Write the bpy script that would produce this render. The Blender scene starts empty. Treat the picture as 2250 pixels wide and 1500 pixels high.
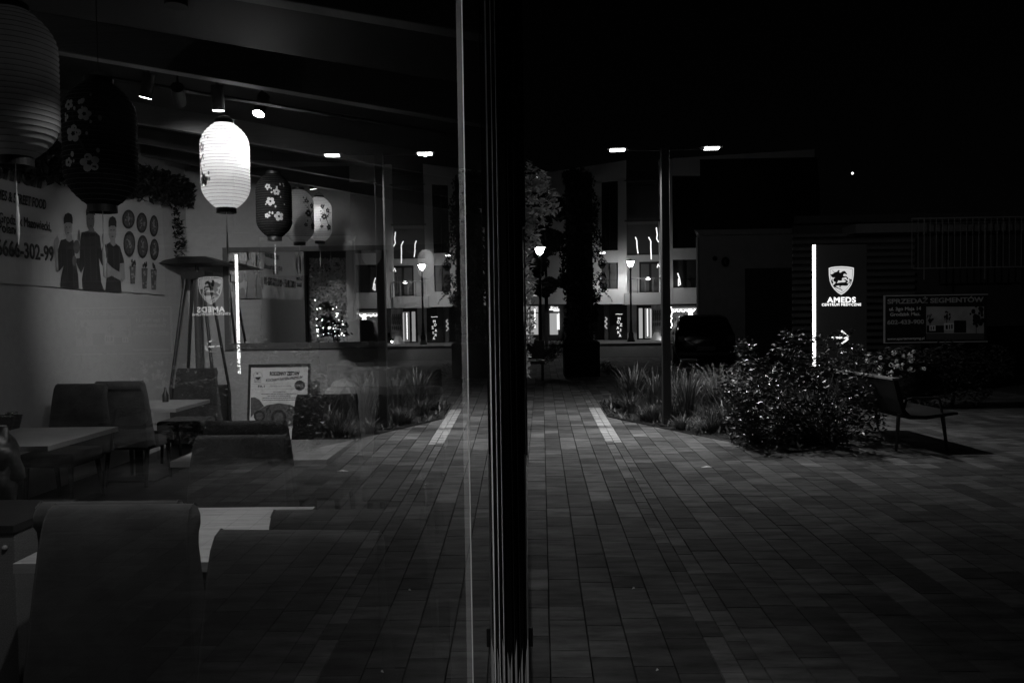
import bpy, bmesh, math, random
from mathutils import Vector, Matrix
from mathutils.geometry import tessellate_polygon
R = math.radians
rnd = random.Random(7)
scn = bpy.context.scene
C = scn.collection

# ------------------------------------------------------------------ camera
EYE = 1.60
F = 1750.0
cam_d = bpy.data.cameras.new("camera")
cam = bpy.data.objects.new("camera", cam_d); C.objects.link(cam)
scn.camera = cam
cam_d.sensor_width = 36.0; cam_d.lens = 36.0 * F / 2250.0
cam_d.clip_start = 0.01; cam_d.clip_end = 2000
MROT = (Matrix.Rotation(R(1.146), 3, 'Z') @ Matrix.Rotation(R(90 - 1.96), 3, 'X') @ Matrix.Rotation(R(-0.85), 3, 'Z'))
cam.matrix_world = Matrix.Translation((0, 0, EYE)) @ MROT.to_4x4()
EYEP = Vector((0, 0, EYE))

def ray(px, py):
    return MROT @ Vector(((px - 1125) / F, -(py - 750) / F, -1.0))
def at(px, py, X=None, Y=None, Z=None):
    d = ray(px, py)
    if Y is not None: t = Y / d.y
    elif X is not None: t = X / d.x
    else: t = (Z - EYE) / d.z
    return EYEP + d * t

# ------------------------------------------------------------------ world and exposure
w = bpy.data.worlds.new("World"); scn.world = w; w.use_nodes = True
nt = w.node_tree
bg = nt.nodes["Background"]
sky = nt.nodes.new("ShaderNodeTexSky"); sky.sky_type = 'NISHITA'; sky.sun_disc = False
sky.sun_elevation = R(12); sky.sun_rotation = R(200)
bw = nt.nodes.new("ShaderNodeRGBToBW")
nt.links.new(sky.outputs[0], bw.inputs[0]); nt.links.new(bw.outputs[0], bg.inputs[0])
bg.inputs[1].default_value = 0.00012
scn.view_settings.view_transform = 'Standard'; scn.view_settings.look = 'None'
scn.view_settings.exposure = 0.0; scn.view_settings.gamma = 1.0
scn.render.engine = 'CYCLES'
try:
    scn.cycles.max_bounces = 10; scn.cycles.transparent_max_bounces = 16
    scn.cycles.sample_clamp_indirect = 3.0
except Exception: pass

# ------------------------------------------------------------------ materials
MATS = {}
def pm(name, v, rough=0.7, metal=0.0, spec=0.5, nscale=0, namt=0.0, bump=0.0, bscale=60, stretch=(1, 1, 1), attr=False, trans=0.0, emis=0.0, sheen=0.0):
    if name in MATS: return MATS[name]
    m = bpy.data.materials.new(name); m.use_nodes = True
    t = m.node_tree; b = t.nodes["Principled BSDF"]
    b.inputs["Base Color"].default_value = (v, v, v, 1)
    b.inputs["Roughness"].default_value = rough; b.inputs["Metallic"].default_value = metal
    b.inputs["Specular IOR Level"].default_value = spec
    if sheen: b.inputs["Sheen Weight"].default_value = sheen
    tc = t.nodes.new("ShaderNodeTexCoord"); mp = t.nodes.new("ShaderNodeMapping"); mp.inputs["Scale"].default_value = stretch
    t.links.new(tc.outputs["Object"], mp.inputs[0])
    fac = None
    if namt:
        n = t.nodes.new("ShaderNodeTexNoise"); n.inputs["Scale"].default_value = nscale; n.inputs["Detail"].default_value = 6; n.inputs["Roughness"].default_value = 0.65
        t.links.new(mp.outputs[0], n.inputs["Vector"])
        r = t.nodes.new("ShaderNodeMapRange"); r.inputs["From Min"].default_value = 0.25; r.inputs["From Max"].default_value = 0.75
        r.inputs["To Min"].default_value = v * (1 - namt); r.inputs["To Max"].default_value = v * (1 + namt)
        t.links.new(n.outputs[0], r.inputs[0]); fac = r.outputs[0]
    if attr:
        a = t.nodes.new("ShaderNodeAttribute"); a.attribute_name = "tone"
        mu = t.nodes.new("ShaderNodeMath"); mu.operation = 'MULTIPLY'
        if fac is not None: t.links.new(fac, mu.inputs[0])
        else: mu.inputs[0].default_value = v
        t.links.new(a.outputs["Fac"], mu.inputs[1]); fac = mu.outputs[0]
    if fac is not None:
        cb = t.nodes.new("ShaderNodeCombineColor")
        for i in range(3): t.links.new(fac, cb.inputs[i])
        t.links.new(cb.outputs[0], b.inputs["Base Color"])
    if bump:
        n2 = t.nodes.new("ShaderNodeTexNoise"); n2.inputs["Scale"].default_value = bscale; n2.inputs["Detail"].default_value = 5
        t.links.new(mp.outputs[0], n2.inputs["Vector"])
        bn = t.nodes.new("ShaderNodeBump"); bn.inputs["Strength"].default_value = bump; bn.inputs["Distance"].default_value = 0.01
        t.links.new(n2.outputs[0], bn.inputs["Height"]); t.links.new(bn.outputs[0], b.inputs["Normal"])
    if trans:
        tr = t.nodes.new("ShaderNodeBsdfTranslucent"); tr.inputs[0].default_value = (v, v, v, 1)
        if fac is not None: t.links.new(cb.outputs[0], tr.inputs[0])
        mx = t.nodes.new("ShaderNodeMixShader"); mx.inputs[0].default_value = trans
        out = t.nodes["Material Output"]
        t.links.new(b.outputs[0], mx.inputs[1]); t.links.new(tr.outputs[0], mx.inputs[2]); t.links.new(mx.outputs[0], out.inputs[0])
    if emis:
        b.inputs["Emission Color"].default_value = (1, 1, 1, 1); b.inputs["Emission Strength"].default_value = emis
    MATS[name] = m; return m
def em(name, s, v=1.0):
    if name in MATS: return MATS[name]
    m = bpy.data.materials.new(name); m.use_nodes = True; t = m.node_tree
    t.nodes.remove(t.nodes["Principled BSDF"]); e = t.nodes.new("ShaderNodeEmission")
    e.inputs[0].default_value = (v, v, v, 1); e.inputs[1].default_value = s
    t.links.new(e.outputs[0], t.nodes["Material Output"].inputs[0]); MATS[name] = m; return m
def glass_mat(name, gain=1.0, tint=1.0, base=0.04, wavy=0):
    if name in MATS: return MATS[name]
    m = bpy.data.materials.new(name); m.use_nodes = True; t = m.node_tree; N = t.nodes; L = t.links
    N.remove(N["Principled BSDF"])
    tr = N.new("ShaderNodeBsdfTransparent"); tr.inputs[0].default_value = (tint, tint, tint, 1)
    gl = N.new("ShaderNodeBsdfGlossy"); gl.inputs["Roughness"].default_value = 0.0; gl.inputs[0].default_value = (1, 1, 1, 1)
    ge = N.new("ShaderNodeNewGeometry"); dt = N.new("ShaderNodeVectorMath"); dt.operation = 'DOT_PRODUCT'
    L.new(ge.outputs["Incoming"], dt.inputs[0]); L.new(ge.outputs["Normal"], dt.inputs[1])
    def ma(op, a, b=None):
        n = N.new("ShaderNodeMath"); n.operation = op
        for i, x in enumerate((a, b)):
            if x is None: continue
            if isinstance(x, (int, float)): n.inputs[i].default_value = x
            else: L.new(x, n.inputs[i])
        return n.outputs[0]
    if wavy:
        tc = N.new("ShaderNodeTexCoord"); nz = N.new("ShaderNodeTexNoise"); nz.inputs["Scale"].default_value = 1.6; nz.inputs["Detail"].default_value = 1
        L.new(tc.outputs["Object"], nz.inputs["Vector"]); bn = N.new("ShaderNodeBump"); bn.inputs["Strength"].default_value = 1.0; bn.inputs["Distance"].default_value = wavy
        L.new(nz.outputs[0], bn.inputs["Height"]); L.new(bn.outputs[0], gl.inputs["Normal"])
    c = ma('ABSOLUTE', dt.outputs["Value"])
    s = ma('POWER', ma('SUBTRACT', 1.0, c), 5.0)
    r = ma('ADD', ma('MULTIPLY', s, 1 - base), base)
    r2 = ma('DIVIDE', ma('MULTIPLY', r, 2.0), ma('ADD', r, 1.0))     # two surfaces of one pane
    r3 = ma('MINIMUM', ma('MULTIPLY', r2, gain), 0.98)
    mx = N.new("ShaderNodeMixShader"); L.new(r3, mx.inputs[0]); L.new(tr.outputs[0], mx.inputs[1]); L.new(gl.outputs[0], mx.inputs[2])
    L.new(mx.outputs[0], N["Material Output"].inputs[0]); MATS[name] = m; return m

BLACK = pm("black_metal", 0.012, 0.45)
ALU = pm("anthracite_aluminium", 0.007, 0.4, 0.0, 0.3)
GLINTM = pm("glint_pale", 0.8, 0.4, 0.1, nscale=300, namt=0.15, stretch=(1, 1, 0.02))  # pale tone that paints light streaks on the stile foot
PLAST = pm("clear_gasket", 0.9, 0.5, trans=0.6)
PLASTER = pm("plaster", 0.42, 0.95, nscale=14, namt=0.08, bump=0.35, bscale=90)
PLASTER2 = pm("render_white", 0.72, 0.95, nscale=6, namt=0.06, bump=0.1, bscale=30)
GREYW = pm("render_grey", 0.42, 0.95, nscale=3, namt=0.12, bump=0.1, bscale=30)
DARKW = pm("dark_cladding", 0.05, 0.7, nscale=4, namt=0.2)
VELVET = pm("velvet", 0.03, 0.95, spec=0.15, nscale=7, namt=0.55, bump=0.2, bscale=300, sheen=0.15)
VELVETL = pm("pale_upholstery", 0.72, 0.95, nscale=9, namt=0.15, bump=0.2, bscale=300)
WOOD = pm("light_wood", 0.29, 0.42, nscale=4, namt=0.42, stretch=(1, 9, 9), bump=0.05, bscale=18)
WOODE = pm("wood_edge", 0.22, 0.6, nscale=5, namt=0.2, stretch=(1, 9, 9))
FLOOR = pm("floor_boards", 0.02, 0.5, nscale=3, namt=0.3, stretch=(1, 6, 1))
BEAM = pm("brushed_beam", 0.16, 0.28, metal=0.35, nscale=3, namt=0.2, stretch=(1, 1, 60), bump=0.12, bscale=8)
ROOF = pm("roof_boards", 0.006, 0.7)
VINYL = pm("banner_vinyl", 0.44, 0.55, nscale=2.5, namt=0.08, bump=0.6, bscale=2.2)
INK = pm("black_ink", 0.012, 0.6)
INKG = pm("grey_ink", 0.10, 0.6)
SKIN = pm("printed_skin", 0.24, 0.6, nscale=8, namt=0.3)
SKIND = pm("printed_skin_dark", 0.09, 0.6, nscale=8, namt=0.3)
WHITEP = pm("white_print", 0.9, 0.6)
GREEN = pm("leaf_dark", 0.055, 0.5, nscale=9, namt=0.5, trans=0.15)
GLOSSL = pm("leaf_glossy", 0.022, 0.28, spec=0.5, nscale=9, namt=0.5)
LEAFL = pm("leaf_light", 0.4, 0.42, nscale=9, namt=0.4, trans=0.2)
BLADE = pm("grass_blade", 0.05, 0.45, nscale=6, namt=0.5, trans=0.2)
FEATH = pm("feather_grass", 0.24, 0.7, nscale=6, namt=0.3, trans=0.2)
PETAL = pm("pale_petal", 0.85, 0.8, nscale=40, namt=0.25, trans=0.2)
BARK = pm("bark", 0.05, 0.9, nscale=20, namt=0.4, bump=0.4)
SOIL = pm("soil", 0.010, 1.0, nscale=25, namt=0.6, bump=1.0, bscale=40)
PAVE = pm("paver_concrete", 0.105, 0.8, spec=0.2, nscale=2.6, namt=0.75, bump=0.6, bscale=120, stretch=(1, 3.5, 1), attr=True)
JOINT = pm("joint_sand", 0.03, 1.0)
ASPH = pm("asphalt", 0.028, 0.85, nscale=8, namt=0.2, bump=0.3)
KERB = pm("kerb_stone", 0.08, 0.85, nscale=10, namt=0.2)
SLAB = pm("pavement_slab", 0.22, 0.8, nscale=5, namt=0.2, bump=0.1)
MIRR = pm("mirror_silver", 0.85, 0.0, 1.0)
DGLASS = pm("dark_window_glass", 0.015, 0.08, spec=0.8)
CARP = pm("car_paint_black", 0.004, 0.12, spec=0.7)
GLASS = glass_mat("facade_glass", 1.0, 0.97, 0.04, 0.0004)
TGLASS = glass_mat("carafe_glass", 1.6, 0.97, 0.07)
LAMPM = em("lamp_led", 16.0)
WHITE_E = em("sign_light", 1.5)

# ------------------------------------------------------------------ mesh builder
class MB:
    def __init__(s): s.v = []; s.f = []; s.tone = []
    def add(s, vs, fs, tone=1.0):
        o = len(s.v); s.v += [tuple(x) for x in vs]; s.f += [tuple(i + o for i in f) for f in fs]
        s.tone += [tone] * len(vs); return s
    def box(s, x0, x1, y0, y1, z0, z1, tone=1.0):
        vs = [(x, y, z) for z in (z0, z1) for y in (y0, y1) for x in (x0, x1)]
        return s.add(vs, [(0, 2, 3, 1), (4, 5, 7, 6), (0, 1, 5, 4), (2, 6, 7, 3), (0, 4, 6, 2), (1, 3, 7, 5)], tone)
    def tube(s, p, r=0.01, n=8, cap=True):
        p = [Vector(q) for q in p]; rs = r if isinstance(r, (list, tuple)) else [r] * len(p)
        vs = []; prev = None
        for i, q in enumerate(p):
            d = (p[min(i + 1, len(p) - 1)] - p[max(i - 1, 0)]).normalized()
            a = Vector((0, 0, 1)) if abs(d.z) < 0.9 else Vector((1, 0, 0))
            if prev is not None: a = prev
            u = d.cross(a); u = u.normalized() if u.length > 1e-6 else Vector((1, 0, 0))
            v2 = u.cross(d); prev = v2
            for k in range(n):
                an = 2 * math.pi * k / n
                vs.append(q + (u * math.cos(an) + v2 * math.sin(an)) * rs[i])
        fs = [(i * n + k, i * n + (k + 1) % n, (i + 1) * n + (k + 1) % n, (i + 1) * n + k) for i in range(len(p) - 1) for k in range(n)]
        if cap: fs += [tuple(range(n))[::-1], tuple(range((len(p) - 1) * n, len(p) * n))]
        return s.add(vs, fs)
    def lathe(s, prof, c=(0, 0, 0), n=32, cap=False):
        vs = [(c[0] + r * math.cos(2 * math.pi * k / n), c[1] + r * math.sin(2 * math.pi * k / n), c[2] + z) for r, z in prof for k in range(n)]
        fs = [(i * n + k, i * n + (k + 1) % n, (i + 1) * n + (k + 1) % n, (i + 1) * n + k) for i in range(len(prof) - 1) for k in range(n)]
        if cap: fs += [tuple(range(n))[::-1], tuple(range((len(prof) - 1) * n, len(prof) * n))]
        return s.add(vs, fs)
    def ball(s, c, r, n=10, m=7, sz=1.0):
        prof = [(max(r * math.sin(math.pi * i / m), 1e-4), -r * sz * math.cos(math.pi * i / m)) for i in range(m + 1)]
        return s.lathe(prof, c, n)
    def poly(s, pts, tone=1.0):      # flat polygon in 3D, tessellated
        P = [Vector(q) for q in pts]; t = tessellate_polygon([P])
        return s.add(P, [tuple(x) for x in t], tone)
    def prism(s, pts, d):            # polygon swept by vector d
        P = [Vector(q) for q in pts]; d = Vector(d); n = len(P); t = tessellate_polygon([P])
        fs = [tuple(x) for x in t] + [tuple(i + n for i in x[::-1]) for x in t] + [(i, (i + 1) % n, (i + 1) % n + n, i + n) for i in range(n)]
        return s.add(P + [q + d for q in P], fs)
    def build(s, name, mat, parent=None, smooth=False, bevel=0, loc=None, fixn=False, sub=0):
        me = bpy.data.meshes.new(name); me.from_pydata(s.v, [], s.f); me.materials.append(mat)
        if any(t != 1.0 for t in s.tone):
            a = me.attributes.new("tone", 'FLOAT', 'POINT'); a.data.foreach_set("value", s.tone)
        elif mat.name == "paver_concrete":
            a = me.attributes.new("tone", 'FLOAT', 'POINT'); a.data.foreach_set("value", s.tone)
        if fixn:
            bm = bmesh.new(); bm.from_mesh(me); bmesh.ops.recalc_face_normals(bm, faces=bm.faces); bm.to_mesh(me); bm.free()
        if smooth: me.polygons.foreach_set("use_smooth", [True] * len(me.polygons))
        me.update(); o = bpy.data.objects.new(name, me); C.objects.link(o)
        if parent is not None: o.parent = parent
        if loc is not None: o.location = loc
        if bevel:
            b = o.modifiers.new("bevel", 'BEVEL'); b.width = bevel; b.segments = 3; b.limit_method = 'ANGLE'; b.angle_limit = R(35)
        if sub:
            b = o.modifiers.new("sub", 'SUBSURF'); b.levels = sub; b.render_levels = sub
        return o
def tag(o, label, cat, group=None, kind=None):
    if label: o["label"] = label
    if cat: o["category"] = cat
    if group: o["group"] = group
    if kind: o["kind"] = kind
    return o
def wedge(mb, x0, x1, y0, y1, z0, z1):
    k = y1 / y0 * 1.01
    vs = [(x, y, z) for z in (z0, z1) for x, y in ((x0, y0), (x1, y0), (x1 * k, y1), (x0 * k, y1))]
    mb.add(vs, [(0, 1, 5, 4), (1, 2, 6, 5), (2, 3, 7, 6), (3, 0, 4, 7), (3, 2, 1, 0), (4, 5, 6, 7)]); return mb
def struct(o): o["kind"] = "structure"; return o
def thing(name, label, cat, loc=(0, 0, 0), rz=0, group=None):
    o = bpy.data.objects.new(name, None); C.objects.link(o); o.location = loc; o.rotation_euler = (0, 0, rz)
    o.empty_display_size = 0.1
    return tag(o, label, cat, group)
def kids(o): return [x for x in bpy.data.objects if x.parent == o]
def dup(root, loc, rz=None, label=None):
    def cp(o, par):
        c = o.copy(); C.objects.link(c)
        if par is not None: c.parent = par
        for k in kids(o): cp(k, c)
        return c
    r = cp(root, None); r.location = loc
    if rz is not None: r.rotation_euler = (0, 0, rz)
    if label: r["label"] = label
    return r
def light(kind, name, loc, e, parent=None, size=0.05, target=None, angle=120, blend=0.5, pw=None):
    l = bpy.data.lights.new(name, kind); l.energy = e
    if kind == 'SPOT': l.spot_size = R(angle); l.spot_blend = blend; l.shadow_soft_size = size
    elif kind == 'POINT': l.shadow_soft_size = size
    else: l.size = size
    o = bpy.data.objects.new(name, l); C.objects.link(o); o.location = loc
    if target is not None:
        d = Vector(target) - Vector(loc); o.rotation_euler = d.to_track_quat('-Z', 'Y').to_euler()
    if parent is not None: o.parent = parent
    return o
# text as mesh, normalised to a unit box, then mapped by fn(u, v)
def text_mesh(s, bold=0.0, shear=0.0, spacing=1.0):
    cu = bpy.data.curves.new("lettering", 'FONT'); cu.body = s; cu.bevel_depth = bold * 0.6; cu.bevel_resolution = 0; cu.shear = shear; cu.space_character = spacing
    cu.resolution_u = 4
    o = bpy.data.objects.new("lettering", cu); C.objects.link(o)
    dg = bpy.context.evaluated_depsgraph_get(); me = bpy.data.meshes.new_from_object(o.evaluated_get(dg))
    vs = [v.co.copy() for v in me.vertices]; fs = [tuple(p.vertices) for p in me.polygons]
    bpy.data.objects.remove(o); bpy.data.curves.remove(cu); bpy.data.meshes.remove(me)
    return vs, fs
def text(mb, s, fn, bold=0.0, shear=0.0, spacing=1.0, base=0.0, cap=0.7):
    vs, fs = text_mesh(s, bold, shear, spacing)
    x0 = min(v.x for v in vs); x1 = max(v.x for v in vs)
    y0, y1 = base, cap
    o_ = Vector(fn(0, 0)); ex = Vector(fn(1, 0)) - o_; nn = ex.cross(Vector(fn(0, 1)) - o_).normalized() * (ex.length / (x1 - x0))
    mb.add([Vector(fn((v.x - x0) / (x1 - x0), (v.y - y0) / (y1 - y0))) + nn * v.z for v in vs], fs)
def quadmap(A, B, Cc, D):           # bottom-left, bottom-right, top-right, top-left
    A, B, Cc, D = map(Vector, (A, B, Cc, D))
    return lambda u, v: (A * (1 - u) + B * u) * (1 - v) + (D * (1 - u) + Cc * u) * v
def ell(cx, cy, rx, ry, n=20, a0=0, a1=360):
    return [(cx + rx * math.cos(R(a0 + (a1 - a0) * i / n)), cy + ry * math.sin(R(a0 + (a1 - a0) * i / n))) for i in range(n)]

# ================================================================== GROUND
PANG = R(-1.015)
bed_px = [(1318, 884), (1337, 916), (1460, 942), (1560, 962), (1660, 981), (1735, 994), (1790, 990), (1870, 960), (1840, 895), (1700, 868), (1560, 856), (1400, 868)]
bed = [at(x, y, Z=0) for x, y in bed_px]
def inside(x, y, P):
    c = False; n = len(P)
    for i in range(n):
        a = P[i]; b = P[(i + 1) % n]
        if (a.y > y) != (b.y > y) and x < (b.x - a.x) * (y - a.y) / (b.y - a.y) + a.x: c = not c
    return c
g = MB(); g.add([(-150, -60, -0.02), (150, -60, -0.02), (150, 400, -0.02), (-150, 400, -0.02)], [(0, 1, 2, 3)])
struct(g.build("ground", JOINT))
pv = MB()
edges = [0.018 - 0.188 * k for k in range(3, 0, -1)] + [0.018, 0.206, 0.394, 0.582, 0.771, 0.873, 0.975]
x = 0.975
while x < 21: x += 0.188; edges.append(x)
ca, sa = math.cos(PANG), math.sin(PANG)
def rotp(x, y): return (x * ca - y * sa, x * sa + y * ca)
for ci in range(len(edges) - 1):
    x0, x1 = edges[ci], edges[ci + 1]; small = (x1 - x0) < 0.15
    y = 0.4 + rnd.random() * 0.3; lim = 37.0
    while y < lim:
        ln = (0.2 if small else rnd.choice((0.19, 0.28, 0.28, 0.38, 0.45)))
        mx, my = rotp((x0 + x1) / 2, y + ln / 2)
        if not all(inside(*rotp(qx, qy), bed) for qx in (x0, x1) for qy in (y, y + ln)) and not (my > 13 and mx > 9):
            gp = rnd.uniform(.0007, .0022); bv = rnd.uniform(.0015, .004)
            tn = rnd.uniform(0.58, 1.38)
            if rnd.random() < 0.08: tn *= 1.35
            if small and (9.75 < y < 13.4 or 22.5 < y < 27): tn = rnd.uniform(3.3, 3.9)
            elif small: tn *= 1.15
            a = (x0 + gp, y + gp, x1 - gp, y + ln - gp)
            zj = rnd.uniform(-0.0012, 0.0012)
            vs = []
            for (qx, qy, qz) in [(a[0], a[1], -0.012), (a[2], a[1], -0.012), (a[2], a[3], -0.012), (a[0], a[3], -0.012),
                                 (a[0] + bv, a[1] + bv, zj), (a[2] - bv, a[1] + bv, zj), (a[2] - bv, a[3] - bv, zj), (a[0] + bv, a[3] - bv, zj)]:
                rx, ry = rotp(qx, qy); vs.append((rx, ry, qz))
            pv.add(vs, [(4, 5, 6, 7), (0, 1, 5, 4), (1, 2, 6, 5), (2, 3, 7, 6), (3, 0, 4, 7)], tn)
        y += ln
struct(pv.build("paving", PAVE))
b = MB(); b.poly([(p.x, p.y, 0.012) for p in bed]); struct(b.build("bed_soil", SOIL))
b = MB(); b.tube([(p.x, p.y, 0.004) for p in bed + bed[:1]], .013, 4); struct(b.build("bed_edging", BLACK))
# side court under the bench and behind (same pavers continue, larger slabs) and the far pavement
s2 = MB(); s2.box(-30, 60, 38.2, 60, -0.02, 0.12); struct(s2.build("far_pavement", SLAB))
s3 = MB(); s3.box(-30, 60, 38.0, 38.2, -0.02, 0.13); struct(s3.build("kerb", KERB))
s4 = MB(); s4.box(-30, 60, 28.5, 37.9, -0.019, 0.006); struct(s4.build("road", ASPH))

# ================================================================== RESTAURANT
W = 4.5; YB = 10.5; GX = -0.06
rest = thing("restaurant_building", "glass fronted restaurant terrace on the left with plaster walls and sloping beamed roof", "restaurant")
m = MB(); m.box(-W - 0.2, -W, 4.9, YB + 0.2, 0, 4.0); m.build("side_wall", PLASTER, rest)
m = MB(); m.box(-W, -0.25, YB, YB + 0.2, 0, 3.6); m.build("back_wall", PLASTER, rest)
m = MB(); m.box(-0.25, GX + 0.0, 9.4, 10.7, 0, 3.2); m.build("end_pier", PLASTER, rest)
m = MB(); m.box(-7, -0.3, 1.2, 1.4, 0, 4.2)
m = MB(); m.box(-7.0, -3.9, -1.2, -1.0, 0, 4.0); m.box(-7.2, -7.0, -1.2, 5.1, 0, 4.0); m.box(-7.0, -4.7, 4.9, 5.1, 0, 4.0); m.build("recess_wall", PLASTER, rest)
m = MB(); m.box(-4.27, -3.98, 1.95, 2.15, 0, 3.6); m.build("pillar", PLASTER2, rest)
fl = MB(); fl.box(-7, GX - 0.03, -4, YB, -0.01, 0.012); struct(fl.build("floor", FLOOR))
SL = 0.19
def roofz(x, z0): return z0 - SL * (x - GX)
def sbeam(mb, x0, x1, y0, y1, zt, th):
    vs = [(x, y, roofz(x, zt) - d) for d in (th, 0) for y in (y0, y1) for x in (x0, x1)]
    mb.add(vs, [(0, 2, 3, 1), (4, 5, 7, 6), (0, 1, 5, 4), (2, 6, 7, 3), (0, 4, 6, 2), (1, 3, 7, 5)])
m = MB(); sbeam(m, -7, GX, -4, YB, 2.98, 0.05); m.build("roof_panel", ROOF, rest)
for yy, zt, th in ((2.75, 2.66, 0.12), (3.85, 2.66, 0.175), (6.6, 2.80, 0.17), (8.0, 2.80, 0.15), (9.3, 2.82, 0.15)):
    m = MB(); sbeam(m, -W, GX - 0.02, yy, yy + 0.09, zt, th); m.build("roof_beam", BEAM, rest, bevel=0.006)
m = MB(); m.box(GX - 0.05, GX - 0.01, 2.2, 9.4, 2.55, 2.75); m.build("eaves_rail", ALU, rest)
# glazing
def pane(y0, y1, x=GX):
    m = MB(); m.add([(x, y0, 0.04), (x, y1, 0.04), (x, y1, 2.9), (x, y0, 2.9)], [(0, 1, 2, 3)]); return m.build("glass_pane", GLASS, rest)
pane(-2.0, 0.785); pane(0.79, 1.262); pane(1.266, 2.10)
for k in range(5): pane(2.25 + k * 1.42, 2.25 + k * 1.42 + 1.4, GX - 0.02)
m = MB(); m.box(GX - 0.0055, GX + 0.0004, 0.785, 0.79, 0.04, 2.9); m.build("glass_edge_seal", PLAST, rest)
for x1, yy in ((0.0030, 1.262), (0.0019, 1.452), (0.0019, 1.672)):
    m = MB(); m.box(GX - x1 * .7, GX + x1 * .3, yy, yy + 0.004, 0.04, 2.9); m.build("seal_strip", PLAST, rest)
# door stile: a stack of vertical profiles
m = MB(); SY0 = 2.10
for x0, x1, dy in ((-.02, .008, .0), (.008, .012, .015), (.012, .022, .002), (.022, .027, .018), (.027, .039, .0), (.039, .042, .012), (.042, .050, .004)):
    m.box(GX + x0, GX + x1 - .0002, SY0 + dy, SY0 + .12, 0, 2.9)
m.build("door_stile", ALU, rest, bevel=0.0008)
m = MB(); m.box(GX + .0125, GX + .0137, SY0 - .004, SY0 + .001, 0, 2.9); m.box(GX + .0275, GX + .0284, SY0 - .004, SY0 - .001, 0, 2.9); m.build("brush_seal", pm("brush_seal_grey", .06, .6), rest)
m = MB(); m.box(GX + .0470, GX + .0480, SY0 - .006, SY0 + .001, 0, 1.23); m.box(GX + .0492, GX + .0500, SY0 - .006, SY0 + .001, 0, 1.22); m.build("edge_trim", pm("satin_trim", 0.6, 0.4, 0.3), rest)
m = MB(); m.box(GX + .046, GX + .0575, SY0 + .01, SY0 + .06, 1.83, 2.9); m.build("upper_rail", ALU, rest, bevel=0.003)
m = MB(); m.box(GX + .050, GX + .062, SY0 + .002, SY0 + .02, .71, .76); m.build("door_stop", BLACK, rest, bevel=0.003)
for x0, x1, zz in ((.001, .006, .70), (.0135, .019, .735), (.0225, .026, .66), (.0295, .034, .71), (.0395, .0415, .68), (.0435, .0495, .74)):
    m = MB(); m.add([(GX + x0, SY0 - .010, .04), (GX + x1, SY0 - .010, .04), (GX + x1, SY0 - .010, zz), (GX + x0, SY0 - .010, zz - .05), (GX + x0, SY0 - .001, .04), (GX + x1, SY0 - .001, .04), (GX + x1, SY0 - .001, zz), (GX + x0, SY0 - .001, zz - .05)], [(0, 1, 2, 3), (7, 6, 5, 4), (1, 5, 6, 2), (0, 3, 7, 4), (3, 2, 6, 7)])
    m.build("glint_strip", GLINTM, rest)  # pale strips shaped to stand in for light glints on the stile
m = MB(); m.box(GX - 0.05, GX + 0.04, 2.10, 9.4, 0, 0.04); m.box(GX - 0.05, GX - 0.002, -2, 2.09, 0, 0.04); m.build("sill_track", ALU, rest)

# ------------------------------------------------------------------ mirror on the back wall
mir = thing("wall_mirror", "wide framed mirror on the plaster back wall reflecting the printed banner", "mirror", (0, 0, 0))
a = at(492, 545, Y=YB); c2 = at(960, 757, Y=YB)
x0, x1, z0, z1 = a.x, c2.x + 0.1, c2.z - 0.03, a.z
m = MB(); fw = 0.085
m.box(x0, x1, YB - 0.06, YB - 0.003, z0, z0 + fw); m.box(x0, x1, YB - 0.06, YB - 0.003, z1 - fw * 0.75, z1)
m.box(x0, x0 + fw * 0.8, YB - 0.06, YB - 0.003, z0 + fw, z1 - fw * 0.75); m.box(x1 - fw, x1, YB - 0.06, YB - 0.003, z0 + fw, z1 - fw * 0.75)
m.build("frame", pm("mirror_frame_grey", 0.10, 0.5), mir, bevel=0.004)
m = MB(); m.add([(x0 + fw * .8, YB - 0.03, z0 + fw), (x1 - fw, YB - 0.03, z0 + fw), (x1 - fw, YB - 0.03, z1 - fw * .75), (x0 + fw * .8, YB - 0.03, z1 - fw * .75)], [(0, 1, 2, 3)])
m.build("mirror_glass", MIRR, mir)
# green wall and plants that the mirror shows (front corner of the room)
gw = thing("green_wall", "leafy green wall panel lit from below, seen in the wall mirror", "green wall")
m = MB()
for i in range(5200):
    x = rnd.uniform(-5.2, -4.25); z = rnd.uniform(0.6, 3.0); y = 1.9 + rnd.uniform(0, 0.07)
    a1 = rnd.uniform(0, 6.28); s = rnd.uniform(0.018, 0.04); t = rnd.uniform(-0.8, 0.8)
    u = Vector((math.cos(a1), t * 0.5, math.sin(a1))) * s; v = Vector((-math.sin(a1), t, math.cos(a1))) * s * 0.5
    c = Vector((x, y, z)); m.add([c - u, c + v, c + u, c - v], [(0, 1, 2, 3)])
m.build("foliage", LEAFL, gw)
m = MB(); m.box(-5.3, -4.2, 1.8, 1.88, 0, 3.2); m.build("backing", ROOF, gw)
fs_ = MB()
for i in range(60): fs_.ball((rnd.uniform(-5.0, -4.3), 2.15 + rnd.uniform(0, 0.1), 1.15 + abs(rnd.gauss(0, 0.28))), 0.011, 6, 4)
tag(fs_.build("string_lights", em("fairy_bulb", 16), None), "tangle of tiny warm bulbs among potted leaves, visible in the mirror", "string lights", kind="stuff")
light('POINT', "string_light_glow", (-4.65, 2.35, 1.35), 12, bpy.data.objects["string_lights"], 0.02)

light('SPOT', "panel_spot", (-4.5, 2.45, 2.9), 14, gw, .03, (-4.7, 1.9, 1.0), 70, .6)
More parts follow.
